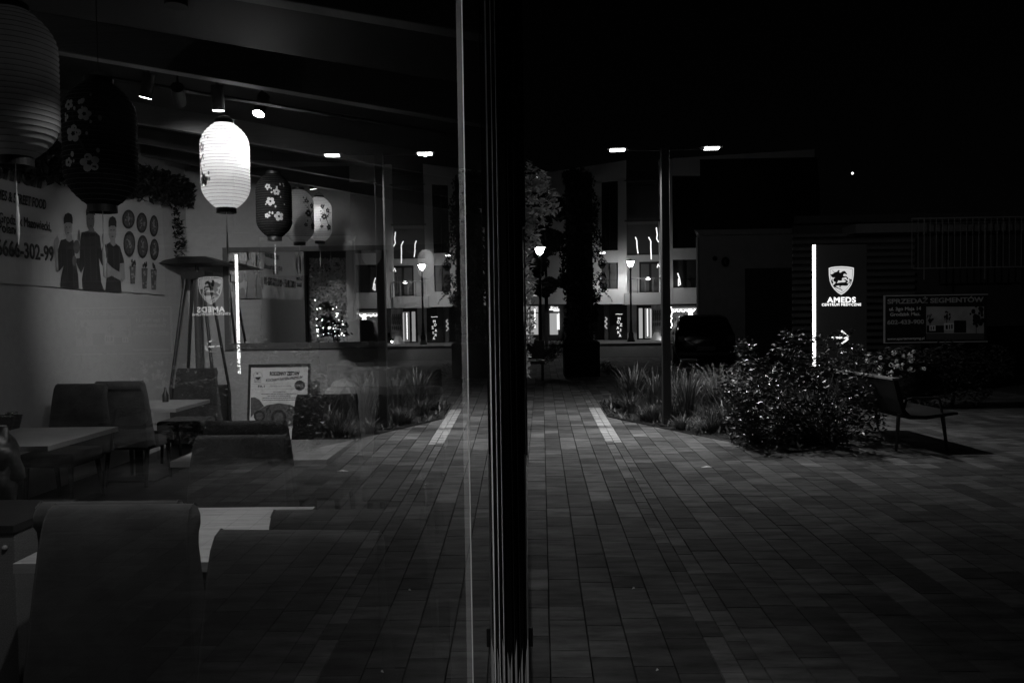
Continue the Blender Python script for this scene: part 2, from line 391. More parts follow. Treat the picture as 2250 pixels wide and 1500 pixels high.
# ------------------------------------------------------------------ banner on the left wall
ban = thing("wall_banner", "printed vinyl restaurant banner with three cooks, bowls and phone number hung on plaster wall", "banner")
BX = -W + 0.02
def bz(px, py): return at(px, py, X=BX)
zb0 = at(0, 622, X=BX).z; zb1 = at(362, 648, X=BX).z; YE = at(362, 600, X=BX).y; YS = 5.1
n = 60; m = MB(); vs = []; fs = []
for i in range(n + 1):
    y = YS + (YE - YS) * i / n; zb = zb0 + (zb1 - zb0) * (y - 6.8) / (YE - 6.8)
    cut = 0.0
    for k in range(9):
        z = zb + (3.25 - zb) * k / 8
        vs.append((BX + 0.006 * math.sin(i * 0.9 + k * 1.3) + 0.004 * math.sin(i * 0.37 - k), y, z))
for i in range(n):
    for k in range(8): fs.append((i * 9 + k, (i + 1) * 9 + k, (i + 1) * 9 + k + 1, i * 9 + k + 1))
m.add(vs, fs); m.build("vinyl_sheet", VINYL, ban, smooth=True)
PX = BX + 0.012
def wtext(mb, s, ye, ln, z, h, bold=0.0, shear=0.0, dz=0.0, sp=1.0):
    text(mb, s, lambda u, v: (PX, ye - ln + ln * u, z + h * v + dz * (1 - u)), bold, shear, sp)
for args in (("HOTLINE: +48 6666-302-99", at(116, 572, X=BX).y, 1.85, at(112, 573, X=BX).z, 0.135, 0.04), ("05-825 Grodzisk Mazowiecki,", at(110, 505, X=BX).y, 1.0, at(105, 507, X=BX).z, 0.085, 0.03),
             ("Poland", at(38, 515, X=BX).y, 0.27, at(38, 516, X=BX).z, 0.085, 0.03), ("YAMES & STREET FOOD", at(99, 455, X=BX).y, 0.78, at(98, 460, X=BX).z, 0.085, 0.04, 0.2),
             ("Ramen", at(93, 410, X=BX).y, 0.9, at(90, 412, X=BX).z, 0.28, 0.07, 0.35), ("Kocham", 5.55, 0.4, 2.32, 0.09, 0.04, 0.3), ("Ramen", 5.55, 0.36, 2.2, 0.09, 0.04, 0.3)):
    m = MB(); wtext(m, *args); m.build("lettering", INK, ban)
m = MB(); m.poly([(PX, 5.35 + q[0], 2.62 + q[1]) for q in ell(0, 0, .16, .18, 24)]); m.build("round_logo", INK, ban)
def pr(pts, off=0.0):   # outline on the banner plane
    out = []
    for x, y in pts:
        q = at(x / 5.357, 380 + y / 5.357, X=BX); out.append((PX + off, q.y, q.z))
    return out
def printed(name, darks, skins, mat):
    a_ = MB(); [a_.poly(pr(p, .0002 * k)) for k, p in enumerate(darks)]; o = a_.build(name, INK, ban)
    if skins:
        b_ = MB(); [b_.poly(pr(p, .0012 + .0002 * k)) for k, p in enumerate(skins)]; b_.build("skin_print", mat, o)
    return o
SKM = pm("printed_skin", 0.24, 0.6); SKD2 = pm("printed_skin_dark", 0.13, 0.6)
feat = lambda cx, cy, my: [ell(cx - 18, cy, 7, 7, 8), ell(cx + 18, cy, 7, 7, 8), ell(cx, my, 15, 5, 8)]
c1 = printed("printed_cook", [[(700, 790), (760, 775), (850, 790), (870, 1000), (905, 1200), (915, 1360), (700, 1340), (705, 1230), (735, 1090), (690, 1150), (660, 1160), (670, 900)]],
        [[(765, 730), (830, 720), (835, 795), (800, 815), (765, 790)], ell(790, 650, 46, 98), [(620, 790), (660, 735), (682, 800), (662, 880), (672, 1150), (650, 1140), (632, 960), (616, 830)]], SKM)
c2 = printed("printed_cook", [[(945, 700), (1030, 680), (1110, 690), (1160, 740), (1180, 900), (1215, 1000), (1222, 1080), (1190, 1090), (1150, 1000), (1165, 1150), (1180, 1290), (1215, 1385), (960, 1365), (950, 1250), (980, 1090), (940, 1180), (900, 1100), (870, 1010), (925, 1000), (930, 800)]],
        [[(1025, 650), (1090, 650), (1100, 695), (1030, 695)], ell(1050, 560, 47, 120)] + [ell(*e) for e in ((885, 870, 38, 82), (914, 735, 11, 70), (858, 1035, 27, 62), (1217, 930, 33, 92), (1196, 775, 11, 62))], SKD2)
c3 = printed("printed_cook", [[(1240, 840), (1300, 805), (1350, 830), (1400, 870), (1440, 1000), (1450, 1060), (1400, 1065), (1395, 1140), (1420, 1400), (1225, 1385), (1240, 1240), (1250, 1000)]],
        [[(1285, 780), (1340, 780), (1348, 845), (1320, 865), (1285, 830)], ell(1310, 690, 46, 118), [(1200, 1085), (1250, 1055), (1300, 1110), (1390, 1165), (1400, 1075), (1450, 1065), (1455, 1245), (1430, 1280), (1300, 1210), (1230, 1240), (1195, 1215)]], SKM)
for o, hx, hy, hw, hh, fy, my in ((c1, 785, 535, 52, 68, 640, 705), (c2, 1050, 440, 52, 62, 540, 625), (c3, 1308, 575, 46, 66, 672, 750)):
    a_ = MB(); a_.poly(pr([(hx - hw, hy + hh), (hx - hw - 1, hy), (hx - hw * .75, hy - hh * .7), (hx, hy - hh), (hx + hw * .75, hy - hh * .7), (hx + hw + 1, hy), (hx + hw, hy + hh), (hx + hw * .5, hy + hh * .72), (hx - hw * .4, hy + hh * .7)], .0032)); [a_.poly(pr(p, .0034)) for p in feat(hx, fy, my)]; a_.build("cap_and_face_print", INK, o)
for cx, cy, rx, ry in ((1500, 545, 74, 112), (1657, 588, 64, 120), (1800, 625, 52, 127), (1510, 835, 71, 152), (1667, 868, 63, 136), (1805, 903, 53, 128)):
    a_ = MB(); a_.poly(pr(ell(cx, cy, rx, ry, 28))); o = a_.build("printed_bowl", INK, ban); a_ = MB(); a_.poly(pr(ell(cx, cy, rx * .78, ry * .78, 24), .0006))
    a_.build("soup_print", pm("soup_print", .06, .6, nscale=26, namt=.9), o); a_ = MB()
    for k in range(12):
        a1 = rnd.uniform(0, 6.28); q = rnd.uniform(0, .55); a_.poly(pr(ell(cx + rx * q * math.cos(a1), cy + ry * q * math.sin(a1), rnd.uniform(4, 10), rnd.uniform(8, 18), 8), .0012 + k * 2e-5))
    a_.build("topping_print", SKM, o)
for cx, cy, h_ in ((1550, 1200, 105), (1690, 1240, 120), (1798, 1255, 120)):
    a_ = MB(); a_.poly(pr([(cx - 36, cy - h_), (cx + 36, cy - h_), (cx + 26, cy + h_), (cx - 26, cy + h_)])); o = a_.build("printed_drink", SKD2, ban)
    a_ = MB(); [a_.poly(pr(ell(cx + rnd.uniform(-22, 22), cy + rnd.uniform(-h_, h_) * .8, 11, 15, 8), .0012 + k * 1e-5)) for k in range(7)]; a_.build("ice_print", SKM, o)
    a_ = MB(); [a_.poly(pr(ell(cx + rnd.uniform(-25, 30), cy - h_ - rnd.uniform(5, 60), 9, 26, 8), .0013 + k * 1e-5)) for k in range(5)]; a_.build("mint_print", INK, o)

def leaves(mb, c, rad, n, s0=0.03, s1=0.06, shell=0.0, droop=0.0, flat=0.5, rr=None):
    rr = rr or rnd
    for i in range(n):
        while True:
            p = Vector((rr.uniform(-1, 1), rr.uniform(-1, 1), rr.uniform(-1, 1)))
            if shell <= p.length <= 1: break
        p = Vector((p.x * rad[0], p.y * rad[1], p.z * rad[2])) + Vector(c)
        a1 = rr.uniform(0, 6.283); s = rr.uniform(s0, s1)
        u = Vector((math.cos(a1), math.sin(a1), rr.uniform(-0.7, 0.5) - droop)).normalized()
        nrm = Vector((rr.gauss(0, flat), rr.gauss(0, flat), 1)).normalized(); v = u.cross(nrm).normalized(); nn = v.cross(u)
        mb.add([p - u * s, p - u * s * .1 + v * s * .42 + nn * s * .12, p + u * s, p - u * s * .1 - v * s * .42 + nn * s * .12, p - u * s * .1], [(0, 4, 1), (4, 2, 1), (0, 3, 4), (4, 3, 2)])
# hanging garland above the banner
gar = MB()
for i in range(26):
    px = -40 + i * 18; py = 385 + (px - 60) * 0.24 if px > 60 else 360 + px * 0.2
    q = at(px, min(py, 520) - 45, X=-W + 0.1); leaves(gar, q, (0.09, 0.2, 0.22), 130, 0.03, 0.07, droop=0.5)
for i in range(6):
    q = at(372 + i * 4, 455 + i * 18, Y=YB - 0.35); leaves(gar, q, (0.13, 0.1, 0.13), 60, 0.02, 0.05, droop=0.4)
tag(gar.build("foliage_garland", pm("garland_leaf", .009, .6, nscale=9, namt=.5)), "dark artificial leaf garland hanging along the top of the wall banner", "garland")

pp_ = thing("potted_plant", "tall leafy potted plant whose dark outline shows in the wall mirror", "plant", (-4.2, 3.5, 0)); pl_ = MB(); rr9 = random.Random(90)
for k in range(9):
    q = Vector((rr9.uniform(-.28, .3), rr9.uniform(-.25, .25), rr9.uniform(1.35, 2.0))); leaves(pl_, q, (.13, .13, .13), 26, .05, .10, droop=.2, rr=rr9); leaves(pl_, (q.x, q.y, 1.25), (.2, .2, .1), 14, .04, .08, rr=rr9)
pl_.build("foliage", GREEN, pp_); m = MB()
for k in range(7): m.tube([(0, 0, .5), (rr9.uniform(-.1, .1), rr9.uniform(-.1, .1), 1.2), (rr9.uniform(-.3, .3), rr9.uniform(-.2, .2), 1.9)], [.014, .01, .004], 5)
m.build("stems", BARK, pp_); m = MB(); m.lathe([(.17, 0.012), (.22, .5), (.20, .5), (.19, .44), (.001, .44)], n=20); m.build("pot", BLACK, pp_)
# ------------------------------------------------------------------ patio heater
hp = at(436, 700, Y=10.03); hp.z = 0
ht = thing("patio_heater", "dark pyramid patio heater with a flat pointed hood in the far corner", "patio heater", hp)
m = MB(); zt = 2.36; zr = 2.28
for q, hw, z in ((0, 0, 0),): pass
m.add([(-.44, -.40, zr), (.44, -.40, zr), (.44, .40, zr), (-.44, .40, zr), (-.15, -.12, zt + .02), (.15, -.12, zt + .02), (.15, .12, zt + .02), (-.15, .12, zt + .02)],
      [(0, 1, 5, 4), (1, 2, 6, 5), (2, 3, 7, 6), (3, 0, 4, 7), (4, 5, 6, 7), (3, 2, 1, 0)]); m.build("hood", BLACK, ht, bevel=.004)
m = MB()
for sx in (-1, 1):
    for sy in (-1, 1): m.tube([(sx * .10, sy * .10, 2.2), (sx * .27, sy * .24, .75), (sx * .27, sy * .24, .0)], .018, 6)
m.build("leg_frame", BLACK, ht)
m = MB(); m.box(-.15, .15, -.13, .13, 2.1, 2.2); m.tube([(0, 0, 2.2), (0, 0, zt)], .025); m.build("burner_head", BLACK, ht)
m = MB(); m.box(-.26, .26, -.24, .24, .03, .74); m.build("gas_cabinet", BLACK, ht, bevel=.01)
m = MB(); m.lathe([(.05, .75), (.05, 2.1)], n=20); m.build("flame_tube", pm("smoky_tube", .08, .2), ht, smooth=True)

# ------------------------------------------------------------------ dining chairs
def chair_back():
    m = MB(); st = []
    prof = []  # side profile (y back, z)
    front = [(-.20, .40), (-.215, .55), (-.235, .75), (-.255, .90), (-.275, .985), (-.30, 1.02), (-.335, 1.03), (-.365, 1.015), (-.38, .985), (-.375, .955), (-.355, .935)]
    back = [(-.345, .90), (-.35, .75), (-.365, .55), (-.375, .40)]
    prof = front + back; n = len(prof)
    def wz(z): return .222 + .048 * (1.03 - z) / .63
    vs = [(-wz(z), y, z) for y, z in prof] + [(wz(z), y, z) for y, z in prof]
    t = tessellate_polygon([[Vector((0, y, z)) for y, z in prof]])
    fs = [tuple(x) for x in t] + [tuple(i + n for i in x[::-1]) for x in t] + [(i, (i + 1) % n, (i + 1) % n + n, i + n) for i in range(n)]
    m.add(vs, fs); return m
def make_chair(label):
    t = thing("dining_chair", label, "chair", (0, 0, 0), 0, "upholstered dining chairs at the restaurant tables")
    o = chair_back().build("backrest", VELVET, t, fixn=True, bevel=0.016); 
    o.data.polygons.foreach_set("use_smooth", [True] * len(o.data.polygons))
    m = MB(); m.box(-.24, .24, -.26, .24, .36, .48); m.build("seat", VELVET, t, bevel=.03)
    for sx in (-1, 1):
        for sy, dy in ((-.22, -.06), (.19, .02)):
            q = MB(); q.tube([(sx * .19, sy, .36), (sx * .20, sy + dy, 0.012)], [.022, .015], 8); q.build("leg", BLACK, t)
    m = MB()
    for sx in (-1, 1): m.tube([(sx * (.219 + .048 * (1.03 - z) / .63), y - .002, z) for y, z in ((-.202, .42), (-.237, .75), (-.257, .9), (-.277, .985), (-.30, 1.018), (-.335, 1.029), (-.365, 1.014))], .002, 5)
    m.build("piping", pm("piping_fabric", .03, .8), t)
    return t
HC = 1.03
ch0 = None
CH = [  # px, py of the top, faces camera?, label
    (265, 1108, 1, "nearest dark upholstered chair at lower left, its front face to the window"),
    (640, 1165, 1, "nearest dark chair beside the glass, its padded back filling the lower middle"),
    (245, 1097, 0, "dark chair back showing just behind the nearest left chair, drawn to the near wooden table"),
    (770, 1115, 0, "dark chair back behind the nearest middle chair, covering the near table's right side"),
    (527, 955, 1, "dark chair on the far side of the near wooden table, facing the window"),
    (542, 922, 0, "dark chair standing back to back with the one at the near table's far side"),
    (717, 865, 1, "dark chair behind the middle wooden table, overlapping the framed poster"),
    (897, 865, 1, "dark chair in front of the pale sofa, seen through the planted reflection"),
    (176, 842, 1, "black chair between the two wall tables, nearer one facing the window"),
    (266, 836, 0, "second black chair between the wall tables, its back to the window"),
    (433, 808, 1, "dark chair in the far corner in front of the patio heater"),
]
for i, (px, py, fc, lb) in enumerate(CH):
    p = at(px, py, Z=HC); rz = math.pi if fc else 0.0
    off = -0.32; loc = Vector((p.x, p.y - (off if not fc else -off), 0))
    rz += rnd.uniform(-.03, .03)
    if i == 1: rz -= 0.06
    if ch0 is None: ch0 = make_chair(lb); ch0.location = loc; ch0.rotation_euler = (0, 0, rz)
    else: dup(ch0, loc, rz, lb)

# ------------------------------------------------------------------ tables
def table(label, x0, x1, y0, y1):
    cx, cy = (x0 + x1) / 2, (y0 + y1) / 2
    t = thing("dining_table", label, "table", (cx, cy, 0), 0, "wooden restaurant tables")
    hw, hd = (x1 - x0) / 2, (y1 - y0) / 2
    m = MB(); m.box(-hw, hw, -hd, hd, .713, .75); m.build("tabletop", WOOD, t, bevel=.002)
    m = MB(); m.box(-hw + .001, hw - .001, -hd - .001, hd + .001, .714, .7485); m.box(-hw - .001, hw + .001, -hd + .001, hd - .001, .7145, .748); m.build("edge_band", WOODE, t)
    m = MB(); m.box(-.04, .04, -.04, .04, .03, .713); m.build("pedestal", BLACK, t)
    m = MB(); m.box(-.26, .26, -.26, .26, .012, .03); m.build("foot_plate", BLACK, t)
    return t
ZT = .75
a = at(28, 1237, Z=ZT); b2 = at(693, 1112, Z=ZT); table("wooden table nearest the window, glowing between the two nearest chairs", a.x, b2.x, a.y, b2.y)
a = at(374, 1013, Z=ZT); b2 = at(780, 964, Z=ZT); table("brightly lit wooden table in the middle of the room before the poster", a.x, b2.x, a.y, b2.y)
a = at(127, 979, Z=ZT); b2 = at(241, 937, Z=ZT); table("wooden table against the banner wall carrying the cutlery basket", -W + .03, (a.x + b2.x) / 2, a.y, b2.y)
a = at(392, 897, Z=ZT); b2 = at(456, 877, Z=ZT); table("farther wooden table against the banner wall beside the corner heater", -W + .03, (a.x + b2.x) / 2, a.y, b2.y)
# basket with cutlery
p = at(14, 945, Z=ZT)
bk = thing("cutlery_basket", "small dark woven basket of spoons on the wall table at the left edge", "basket", (p.x - .04, p.y + .05, ZT))
m = MB()
for k in range(9):
    z = .008 + k * .012; hw = .075 + k * .0022; hd = .055 + k * .002
    m.tube([(-hw, -hd, z), (hw, -hd, z), (hw, hd, z), (-hw, hd, z), (-hw, -hd, z)], .0055, 5)
for k in range(14):
    x = -.075 + k * .0115; m.tube([(x, -.055, 0), (x * 1.25, -.073, .105)], .003, 4)
m.build("wicker_side", pm("dark_wicker", .03, .5), bk)
for k in range(3):
    m = MB(); q = (.02 + k * .018 - .02, k * .02 - .01, .13); m.ball((q[0] + .03, q[1], q[2]), .019, 10, 6, .6); m.tube([(q[0] + .02, q[1], q[2]), (q[0] - .09, q[1], .04)], .003, 5)
    m.build("spoon", pm("spoon_steel", .6, .12, 1.0), bk, smooth=True)
p = at(2, 955, Z=ZT); nb = MB(); nb.box(-.05, .03, -.03, .03, 0, .07)
tag(nb.build("napkin_box", pm("napkin_paper", .3, .8), None, bevel=.004, loc=(p.x, p.y, ZT)), "small pale napkin box beside the cutlery basket", "napkin box")
p = at(232, 870, Z=ZT)
cc = thing("chopstick_cup", "cup of upright chopsticks standing on the far wall table", "cup", (p.x - .02, min(p.y, 8.3), ZT))
m = MB(); m.lathe([(.035, 0), (.04, .10), (.036, .10), (.032, .01)], n=16); m.build("cup", pm("cup_ceramic", .15, .4), cc)
for k in range(7):
    m = MB(); a1 = k * .9; m.tube([(.01 * math.cos(a1), .01 * math.sin(a1), .01), (.035 * math.cos(a1), .035 * math.sin(a1), .235)], .0035, 5); m.build("chopstick", pm("chopstick_wood", .12, .5), cc)
p = at(354, 885, Z=ZT); m = MB(); m.lathe([(.03, 0), (.032, .07), (.014, .11), (.012, .15), (.0001, .152)], n=16)
tag(m.build("sauce_bottle", BLACK, None, smooth=True, loc=(p.x, p.y + .1, ZT)), "small dark sauce bottle on the far wall table by the corner", "bottle")
# jacket over a chair at the left edge
jc = MB(); base = at(8, 1030, Y=4.9)
for i in range(9):
    for k in range(7): pass
def lump(c, rad, nn=22, mm=14, amp=.12, seed=1):
    rr = random.Random(seed); ph = [rr.uniform(0, 6.28) for _ in range(6)]
    prof = []; vs = []
    for i in range(mm + 1):
        th = math.pi * i / mm
        for k in range(nn):
            a1 = 2 * math.pi * k / nn; d = 1 + amp * (math.sin(3 * a1 + ph[0] + 4 * th) + .6 * math.sin(5 * a1 + ph[1] - 6 * th) + .5 * math.sin(9 * th + ph[2]))
            vs.append((c[0] + rad[0] * d * math.sin(th) * math.cos(a1), c[1] + rad[1] * d * math.sin(th) * math.sin(a1), c[2] - rad[2] * d * math.cos(th)))
    fs = [(i * nn + k, i * nn + (k + 1) % nn, (i + 1) * nn + (k + 1) % nn, (i + 1) * nn + k) for i in range(mm) for k in range(nn)]
    return vs, fs
v, f = lump((base.x - .06, base.y, base.z), (.15, .16, .24), seed=3); jc.add(v, f)
v, f = lump((base.x + .03, base.y - .04, base.z - .12), (.06, .08, .2), seed=5, amp=.1); jc.add(v, f)
tag(jc.build("leather_jacket", pm("black_leather", .006, .5, bump=.3, bscale=30), None, smooth=True), "dark shiny leather jacket bundled on a seat at the left edge under the wall table", "jacket")
# speckled cabinet lower left
p = at(34, 1170, Y=2.95); cb = thing("low_cabinet", "low speckled grey cabinet with round studs at the bottom left edge", "cabinet", (p.x - .3, 2.95, 0))
m = MB(); m.box(-.3, .295, 0, .4, .10, p.z); m.build("body", pm("speckled_felt", .11, .9, nscale=220, namt=.7), cb, bevel=.004)
m = MB(); m.box(-.32, .3, -.01, .42, p.z + .001, p.z + .03); m.build("lid", BLACK, cb)
for dx in (.26, .225):
    m = MB(); m.ball((dx - .0, -.004, p.z - .055), .010, 10, 6, 1); m.build("stud", pm("stud_metal", .3, .4), cb)
m = MB(); m.box(-.3, .3, -.012, .41, .012, .10); m.build("skirting", WOODE, cb)

# ------------------------------------------------------------------ framed menu poster
pw = at(548, 802, Y=9.9); pw2 = at(683, 802, Y=9.9)
po = thing("menu_poster", "black framed family menu poster with price badge leaning against the back wall", "poster")
H0 = pw.z; Wd = pw2.x - pw.x
tilt = .16
def pp(u, v, d=0.0):   # u right 0..1, v down 0..1
    return Vector((pw.x + Wd * u, 9.9 - tilt * v * 1.0 - d, H0 * (1 - v) + .01))
def pbox(u0, u1, v0, v1, name, mat, d0=0, d1=.03):
    m = MB(); P = [pp(u0, v0, d0), pp(u1, v0, d0), pp(u1, v1, d0), pp(u0, v1, d0)]; Q = [pp(u0, v0, d1), pp(u1, v0, d1), pp(u1, v1, d1), pp(u0, v1, d1)]
    m.add(P + Q, [(0, 1, 2, 3), (7, 6, 5, 4), (0, 4, 5, 1), (1, 5, 6, 2), (2, 6, 7, 3), (3, 7, 4, 0)]); return m.build(name, mat, po)
fr = MB()
pbox(.03, .97, .03, .97, "paper", pm("poster_paper", .78, .6), 0, .012)
for u0, u1, v0, v1 in ((0, 1, 0, .035), (0, 1, .965, 1), (0, .035, .035, .965), (.965, 1, .035, .965)): pbox(u0, u1, v0, v1, "frame", BLACK, -.002, .03)
# crop of the poster: x 150..1535 -> u ; y 120.. -> v (10 px per source px)
HPX = (at(548, 0, Y=9.9).z - at(548, 10, Y=9.9).z) / 10  # m per px
def pu(x, y, d=.0135):
    return pp((530 + x / 10 - 548 - (802 - (790 + y / 10)) * 0.04) / 135.0, ((790 + y / 10) - 802) * HPX / H0, d)
m = MB(); mg = MB()
def ptx(mb, s, x0, x1, yb, yt, bold=0, shear=0, rise=0): text(mb, s, lambda u, v: pu(x0 + (x1 - x0) * u, yb + (yt - yb) * v - rise * u), bold, shear)
ptx(m, "RODZINNY ZESTAW", 630, 1290, 375, 292, .09, .1)
ptx(m, "KOCHAM RAMEN PREMIUM", 540, 1350, 515, 455, .05, .3, 65)
ptx(m, "FA.1", 370, 515, 638, 590, .06); ptx(mg, "ZESTAW DLA 3-5 OSÓB", 625, 1100, 630, 595, .0)
ptx(m, "Kocham", 285, 440, 490, 460, .02, .3); ptx(m, "Ramen", 285, 440, 528, 498, .02, .3)
m.poly([pu(x, y) for x, y in ell(372, 400, 62, 58, 20, 0, 180)]); m.poly([pu(x, y) for x, y in ell(360, 325, 28, 16, 14)])
for k in range(24):
    a1 = k * 15; P = [(370 + 97 * math.cos(R(a1)), 375 + 92 * math.sin(R(a1))), (370 + 97 * math.cos(R(a1 + 15)), 375 + 92 * math.sin(R(a1 + 15))), (370 + 92 * math.cos(R(a1 + 15)), 375 + 87 * math.sin(R(a1 + 15))), (370 + 92 * math.cos(R(a1)), 375 + 87 * math.sin(R(a1)))]
    m.poly([pu(*q) for q in P])
m.poly([pu(1285 + (125 if k % 2 else 110) * math.cos(R(k * 10)), 605 + (122 if k % 2 else 108) * math.sin(R(k * 10))) for k in range(36)])
for k, (a1, b1) in enumerate(((700, 990), (440, 1230), (580, 1080), (465, 1190), (465, 1190))):
    y = 740 + k * 45; x = a1
    while x < b1:
        l = rnd.uniform(20, 60); mg.poly([pu(q, r_) for q, r_ in ((x, y - 8), (min(x + l, b1), y - 8), (min(x + l, b1), y + 8), (x, y + 8))]); x += l + 10
for y in (557, 682): mg.poly([pu(235, y), pu(1455, y), pu(1455, y + 4), pu(235, y + 4)])
mg.poly([pu(x, y) for x, y in [(210, 860), (290, 850), (400, 910), (500, 1055), (350, 1150), (200, 1300)]])
mg.poly([pu(x, y, .0136) for x, y in [(350, 1150), (560, 1030), (820, 990), (1080, 1030), (1250, 1120), (1300, 1500), (300, 1500)]])
for cx, cy, rr_ in ((395, 1270, 125), (815, 1300, 165), (1240, 1290, 130)):
    m.poly([pu(x, y, .0145) for x, y in ell(cx, cy, rr_, rr_, 24)]); mg.poly([pu(x, y, .0155) for x, y in ell(cx, cy, rr_ * .65, rr_ * .65, 20)])
for cx in (600, 1050):
    for k in range(12): m.poly([pu(x, y, .0146 + k * 1e-5) for x, y in ell(cx + rnd.uniform(-50, 50), 1140 + rnd.uniform(-100, 90), rnd.uniform(8, 25), rnd.uniform(8, 25), 8)])
m.build("lettering", INK, po); mg.build("grey_print", INKG, po)
m = MB(); ptx(m, "199ZŁ", 1195, 1375, 638, 578, .02)
for i, v in enumerate(m.v): m.v[i] = (v[0], v[1] - .002, v[2])
m.build("price", pm("price_print", .35, .6), po)

# ------------------------------------------------------------------ sofas
def sofa(label, xl, xr, yf, top, mat, seat=True):
    t = thing("sofa", label, "sofa", ((xl + xr) / 2, yf, 0)); hw = (xr - xl) / 2
    m = MB(); m.box(-hw, hw, 0, .18, .10, top); m.build("backrest", mat, t, bevel=.06)
    m = MB(); m.box(-hw + .02, hw - .02, .19, .7, .10, .42); m.build("seat", mat, t, bevel=.05)
    m = MB(); v, f = lump((-hw + .16, .3, top - .06), (.17, .13, .13), amp=.03, seed=8); m.add(v, f); m.build("bolster", mat, t, smooth=True)
    return t
a = at(710, 852, Y=8.3); b2 = at(972, 852, Y=8.3)
sofa("pale sofa with rounded bolster standing behind the middle table", a.x, b2.x, 8.3, a.z, VELVETL)
a = at(716, 808, Y=9.35); b2 = at(968, 808, Y=9.35)
sofa("darker wrinkled sofa back against the rear wall behind the pale one", a.x, b2.x, 9.35, a.z, pm("grey_upholstery", .34, .95, nscale=9, namt=.15, bump=.4, bscale=40))
# window counter with carafe
m = MB(); m.box(-.40, -.22, 2.5, 3.1, .70, .735); wc = thing("window_counter", "narrow dark counter along the inside of the glass", "counter", (0, 0, 0)); m.build("top", BLACK, wc); m = MB(); m.box(-.33, -.29, 2.78, 2.82, 0, .70); m.build("leg", BLACK, wc)
p = at(940, 1225, Y=2.72)
m = MB(); m.lathe([(.036, 0), (.042, .02), (.044, .10), (.036, .19), (.026, .235), (.030, .27), (.042, .315), (.040, .315), (.027, .27), (.023, .235), (.033, .19), (.040, .10), (.038, .02)], n=28)
tag(m.build("glass_carafe", TGLASS, None, smooth=True, loc=(-.335, 2.72, .735)), "clear waisted glass carafe standing beside the window glass", "carafe")

# ------------------------------------------------------------------ lanterns
PAPW = pm("lantern_paper_white", .78, .8, nscale=20, namt=.04, trans=.45)
PAPD = pm("lantern_paper_dark", .009, .85, spec=.15, nscale=12, namt=.2, trans=.15)
PAPG = pm("lantern_paper_grey", .36, .75, nscale=12, namt=.12, trans=.35)
NR = 27; LR = .157; LH = .56
def lan_r(v):     # v 0 bottom .. 1 top
    e = abs(2 * v - 1)
    return LR * (1 - .62 * max(0, (e - .45) / .55) ** 2.2)
def lan_surf(a, v, off=0): r = lan_r(v) + off; return Vector((r * math.sin(a), -r * math.cos(a), (v - .5) * LH))
def petals(mb, a, v, s, rot=0, off=.0025, n=5):
    for k in range(n):
        an = rot + 2 * math.pi * k / n; pts = []
        for j in range(12):
            t = 2 * math.pi * j / 12; dx = math.cos(an) * s * .55 + math.cos(t) * s * .36; dy = math.sin(an) * s * .55 + math.sin(t) * s * .36
            pts.append(lan_surf(a + dx / LR, v + dy / LH, off + k * .00005))
        c = sum(pts, Vector()) / 12; mb.add([c] + pts, [(0, j + 1, (j + 1) % 12 + 1) for j in range(12)])
def dab(mb, a, v, s, off=.0028, asp=1.5):
    pts = [lan_surf(a + math.cos(2 * math.pi * j / 8) * s / LR, v + math.sin(2 * math.pi * j / 8) * s * asp / LH, off) for j in range(8)]
    c = sum(pts, Vector()) / 8; mb.add([c] + pts, [(0, j + 1, (j + 1) % 8 + 1) for j in range(8)])
